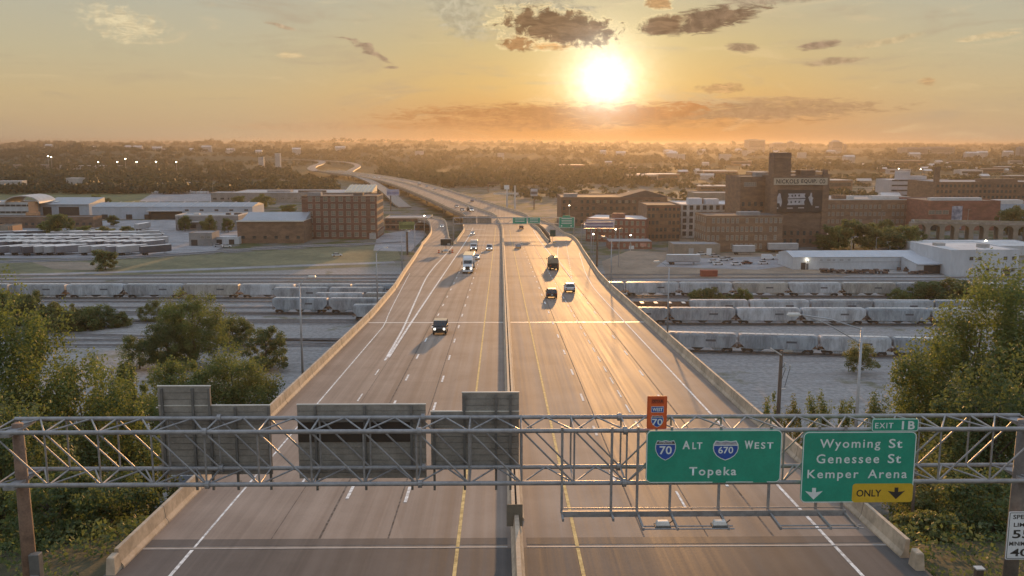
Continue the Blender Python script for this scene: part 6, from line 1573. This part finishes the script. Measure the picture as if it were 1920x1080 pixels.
CARM = {k: cm.mesh('parked_car', [PAINT[k], M_GLASS, M_TYRE]) for k in ('white', 'silver', 'black', 'maroon', 'blue', 'grey')}
vm_ = MB(); vm_.prism([(-2.7, .35), (-2.7, 2.1), (-2.5, 2.2), (1.3, 2.2), (2.0, 1.35), (2.8, 1.15), (2.85, .4)], 'y', -.98, .98, 0); vm_.prism([(1.35, 2.05), (1.45, 2.08), (2.02, 1.4), (1.92, 1.38)], 'y', -.85, .85, 1)
for x in (-1.8, 1.9):
    for s_ in (-1, 1): vm_.tube((x, s_ * 1.0, .36), (x, s_ * .75, .36), .36, .36, 8, 2)
VANM = vm_.mesh('parked_van', [PAINT['white'], M_GLASS, M_TYRE])
for i in range(34): park(VANM, 'parked_van', 288 + (i % 17) * 6.6 + rs.uniform(-1, 1), 358.5 + 4.2 * (i // 17), 1.3, 'white van in the ranks on the paved field edge', 'van', 'vans parked beyond the warehouse', z=.08)
LOTS = [((1550 + i * 9.2, 409 + (i * 5) % 7) for i in range(15)), ]
for i in range(15): k = rs.choice(('white', 'white', 'silver', 'blue', 'maroon')); park(CARM[k], 'parked_car', 1550 + i * 9.2, 410 + (i * 5) % 8, rs.uniform(-.2, .3), f'{k} car in the lot below the long brick row', 'car', 'cars in the brick row lot')
for i, (px, py, k) in enumerate(((1316, 478.5, 'white'), (1340, 482, 'silver'), (1356, 489, 'white'), (1346, 497, 'white'), (1380, 497.5, 'white'), (1400, 495.5, 'maroon'), (1431, 495.5, 'white'), (1365, 487.5, 'silver'), (1338, 492.5, 'white'))):
    park(CARM[k], 'parked_car', px, py, .25 + rs.uniform(-.1, .1), ['white car before the tan shed doors', 'silver car drawn up past the tan shed', 'white car in the middle of the dirt yard', 'white car nearest the parked semi trailer', 'white car between two others on the dirt', 'dark red car in the dirt yard', 'white car at the end of the dirt yard row', 'silver car behind the dirt yard row', 'white car tucked beside the semi trailer cab'][i], 'car', None, z=.08)
for px, py, rz, lab in ((1440, 487, .0, 'white van parked by the brown brick loft'), (1468, 487, .05, 'white van beside the end of the long white shed'), (362, 422, .2, 'white van on the low office forecourt')): park(VANM, 'parked_van', px, py, rz, lab, 'van', None, z=.08)
for px, py, rz, k, lab in ((268, 432, 1.45, 0, 'white trailer with its tractor standing end-on in the truck lot'), (1281, 496, 0, 0, 'long white semi trailer parked on the dirt yard'), (1394, 477.5, .02, 0, 'white trailer against the wall of the brown brick loft'), (1467, 473, .0, 0, 'white trailer at the foot of the tall warehouse'), (1288, 500, 0, 0, '')):
    if lab: park(TRM[k], 'cargo_trailer', px, py, rz, lab, 'trailer', None, .85 if px != 1394 else .6, z=.08)
for i, (px, py, k) in enumerate(((300, 441, 'white'), (372, 459, 'white'), (384, 459.5, 'silver'), (176, 432, 'white'), (165, 434, 'white'), (632, 481, 'white'), (425, 464, 'white'), (410, 463, 'silver'))):
    park(CARM[k], 'parked_car', px, py, .3, ['white car on the empty truck lot', 'white car by the grey garage', 'silver car by the grey garage', 'white car under the umbrella trees', 'second white car under the umbrella trees', 'white car driving on the grassy street', 'white car before the pale workshop', 'silver car before the pale workshop'][i], 'car', None, z=.13)
# red container and scrap heaps
p = G(1330, 519); rc = empty('shipping_container', (p.x, p.y, .05), 0, 'rust red open container on the dirt beside the far hopper line', 'container')
MB().box((0, 1.2, 1.2), (6.1, 2.4, 2.3)).build('box', M('container_red', (.30, .08, .05), .7, .12, .6), rc, bevel=.03)
for i in range(9): MB().box((-2.7 + i * .67, -.03, 1.2), (.2, .08, 2.1)).build('corrugation', MATS['container_red'], rc)
for i, (px, py, w_) in enumerate(((1545, 511, 4), (1575, 512, 7), (1610, 512, 8), (1650, 513, 9), (1705, 508, 10), (1725, 514, 8))):
    p = G(px, py); m = MB()
    for k in range(14): m.box((rs.uniform(-w_ / 2, w_ / 2), rs.uniform(-1.5, 1.5), rs.uniform(.2, 1.3)), (rs.uniform(.6, 2.4), rs.uniform(.5, 1.6), rs.uniform(.3, 1.0)), rz=rs.uniform(0, 3), rx=rs.uniform(-.4, .4))
    o = m.build('scrap_heap', M('scrap_rust', (.14, .085, .06), .9, .25, .8, c2=(.05, .045, .045)), loc=(p.x, p.y, 0)); tag(o, 'rusty scrap heap along the long white shed', 'scrap heap', 'scrap heaps by the white shed'); o['kind'] = 'stuff' if False else 'thing'; del o['kind']

# ------------------------------------------------------------------ distant town
rs = random.Random(21)
FW = [M('far_wall_pale', (.40, .39, .39), .85, .1, .05), M('far_wall_tan', (.28, .24, .20), .85, .1, .05), BR3, BR2]
FR = [RFW, RFG, M('far_roof_cream', (.50, .46, .42), .7, .1, .05), RFD]
def far_building(x, y, w, d, h, wall, roof, label, group, gable=False, bands=0):
    root = empty('distant_building', (x, y, hgt(x, y) - .3), rs.uniform(-.25, .25), label, 'building', group)
    MB().box((0, d / 2, h / 2), (w, d, h)).build('wall', wall, root)
    if gable: MB().prism([(-.5, h), (d / 2, h + d * .28), (d + .5, h)], 'x', -w / 2 - .4, w / 2 + .4).build('roof', roof, root)
    else: MB().box((0, d / 2, h + .2), (w + .4, d + .4, .4)).build('roof', roof, root)
    for k in range(bands): MB().box((0, -.05, h * (k + .6) / bands), (w * .9, .12, h / bands * .4)).build('window_band', M_WGD, root)
cnt = 0
while cnt < 64:
    y = rs.uniform(760, 2300); x = y * rs.uniform(.06, .62)
    if near_road(x, y): continue
    big = rs.random() < .5; w_ = rs.uniform(24, 80) if big else rs.uniform(10, 20); wi = rs.randrange(4); wl = FW[wi]; ri = rs.randrange(3)
    far_building(x, y, w_, rs.uniform(12, 40) if big else 10, rs.uniform(5, 11) if big else 6, wl, FR[ri], ('wide ' if w_ > 50 else 'broad ' if big else 'small gabled ') + ['pale', 'tan', 'dark brick', 'brown brick'][wi] + ' building with a ' + ['white', 'grey', 'cream'][ri] + ' roof among distant street trees', 'low buildings of the distant town', not big, 1 if big else 0); cnt += 1
for px, py, w_, h_, d_, k, lab in ((18, 385 - 28, 26, 10, 14, 0, 'white store at the field edge among trees'), (137, 352, 16, 11, 12, 0, 'square white house block above the mown field'), (158, 356, 20, 4, 8, 0, 'low white shed right of the square white house'), (210, 352, 26, 5, 10, 0, 'white roofed farm shed beyond the field hedge'), (265, 350, 16, 5, 9, 0, 'pale roofed house beyond the field hedge'), (292, 352, 18, 5, 9, 0, 'pale blue roofed house beyond the field hedge'), (340, 350, 20, 5, 9, 0, 'low pale house by the hedge end'), (50, 316, 120, 8, 20, 1, 'long low depot roof on the wooded rise'), (165, 318, 130, 8, 20, 0, 'long pale depot roof on the wooded rise'), (490, 320, 10, 26, 10, 0, 'pale squat silo tower in the woods'), (521, 323, 9, 34, 9, 0, 'pale slender silo tower in the woods'), (30, 338, 40, 6, 14, 0, 'pale roofed barn at the woodland foot')):
    p = G(px, py); far_building(p.x, p.y, w_, d_, h_, FW[k], FR[0] if k == 0 else FR[1], lab, None, False, 0)
# houses on the far hills
for i in range(46):
    y = rs.uniform(2300, 3600); x = y * rs.uniform(-.5, .6); gb = rs.random() < .5; w_ = rs.uniform(14, 40)
    far_building(x, y, w_, 14, rs.uniform(12, 20), FW[0], FR[0], ('wide ' if w_ > 27 else 'narrow ') + ('gabled' if gb else 'flat roofed') + ' pale house showing among the hill woods', 'houses on the wooded hills', gb)
# skyline
SKY_M = M('skyline_concrete', (.30, .28, .27), .85, .06, .01)
for px0, px1, yt, Yd, lab in ((1404, 1435, 262, 4200, 'broad slab tower standing highest on the skyline'), (1450, 1476, 267, 4600, 'stepped block beside the domed tower on the skyline'), (1479, 1490, 264, 4600, 'slim domed tower on the skyline'), (1561, 1580, 263, 4000, 'domed dark tower alone on the skyline'), (1583, 1588, 270, 4000, 'small block beside the lone domed tower'), (1700, 1740, 277, 3000, 'wide pale roofed hall on the skyline'), (1745, 1790, 276, 3300, 'stepped pale blocks right of the wide hall'), (1912, 1925, 276, 2600, 'grey block at the far end of the skyline'), (1490, 1502, 269, 4600, 'low block right of the slim domed tower')):
    a, b2 = AY(px0, yt, Yd), AY(px1, yt, Yd); cx = (a.x + b2.x) / 2; W = b2.x - a.x
    root = empty('skyline_tower', (cx, Yd, hgt(cx, Yd) - 2), 0, lab, 'tower'); H = a.z - root.location.z
    dome = 'dome' in lab
    MB().box((0, W / 2, H * (.5 if not dome else .44)), (W, W, H * (1 if not dome else .88))).build('shaft', SKY_M, root)
    if dome: MB().tube((0, W / 2, H * .88), (0, W / 2, H), W * .48, W * .28, 14).build('dome', SKY_M, root)
    else: MB().box((-W * .1, W / 2, H + H * .02), (W * .5, W * .5, H * .05)).build('rooftop_block', SKY_M, root)
    for k in range(5): MB().box((0, -.4, H * (.5 + k * .09)), (W * .9, 1.0, H * .03)).build('window_band', M_WGD, root)
# lit lamps on far poles
M_LIT = M('lit_lamp', (1, .9, .7), .5, .0, 1.0, emit=((1, .88, .66), 26.0))
for px, py in ((184, 304), (220, 304), (256, 304), (292.5, 304), (330.5, 304), (235, 298), (90, 293), (96, 294.5)):
    Y = 1650; q = AY(px, py, Y); z0 = hgt(q.x, Y)
    r_ = empty('mast_lamp', (q.x, Y, z0 - .3), 0, 'lit lamp on a tall mast above the distant depot', 'lamp post', 'lit lamps of the depot')
    MB().tube((0, 0, 0), (0, 0, q.z - z0), .5, .3, 6).build('mast', M_GALV, r_); MB().tube((0, 0, q.z - z0), (0, 0, q.z - z0 + 1.1), .9, .9, 8).build('lamp', M_LIT, r_)
for px, py, yb in ((796, 404.7, 436), (761.5, 426.3, 470), (1067, 385.5, 430), (1154, 430.5, 462), (1112, 439.5, 478), (1182, 441.5, 470), (1276, 397, 430), (1681, 316.5, 380), (1722, 317.5, 380), (1513, 488, 506), (1847, 451.5, 470)):
    p = G(px, yb); q = AY(px, py, p.y)
    r_ = empty('street_lamp', (p.x, p.y, 0), 0, 'lit street lamp on a thin pole among the town blocks', 'lamp post', 'lit street lamps of the town')
    MB().tube((0, 0, 0), (0, 0, q.z), .14, .1, 6).build('pole', M_POLE, r_); MB().box((0, 0, q.z + .1), (.6, .4, .25)).build('lamp', M_LIT, r_)
for px, yt, yb, lab in ((1460, 308, 476, 'a'), (1652, 395, 424, 'thin mast in front of the long brick row'), (1813, 393, 432, 'thin pale mast before the red brick block'), (1908, 395, 440, 'lamp mast beside the mural wall trees'), (1642, 445, 474, 'pale pole at the edge of the grove'), (1596, 444, 470, 'short pole with a lamp in the grove'), (400, 345, 372, 'mast at the van park'), (1090, 420, 470, 'pole near the lilac billboard'), (1160, 428, 500, 'thin pole beside the lilac billboard')):
    if lab == 'a': continue
    p = G(px, yb); q = AY(px, yt, p.y); r_ = empty('mast_pole', (p.x, p.y, 0), 0, lab, 'pole'); MB().tube((0, 0, 0), (0, 0, q.z), .17, .1, 8).build('shaft', M_POLE, r_); MB().box((.5, 0, q.z), (1.2, .15, .15)).build('crossarm', M_POLE, r_)
# ------------------------------------------------------------------ haze
HAZE = 1.4e-4
hm = bpy.data.materials.new('haze'); hm.use_nodes = True
nt = hm.node_tree; nt.nodes.clear()
vo = nt.nodes.new('ShaderNodeVolumePrincipled'); vo.inputs['Density'].default_value = HAZE
vo.inputs['Color'].default_value = (.33, .31, .29, 1); vo.inputs['Anisotropy'].default_value = .62
oo = nt.nodes.new('ShaderNodeOutputMaterial'); nt.links.new(vo.outputs[0], oo.inputs['Volume'])
hz = MB().box((0, 14000, 39), (44000, 30000, 84)).build('haze', hm)
tag(hz, 'thin warm evening haze hanging over the whole valley', None, kind='stuff'); del hz['label']
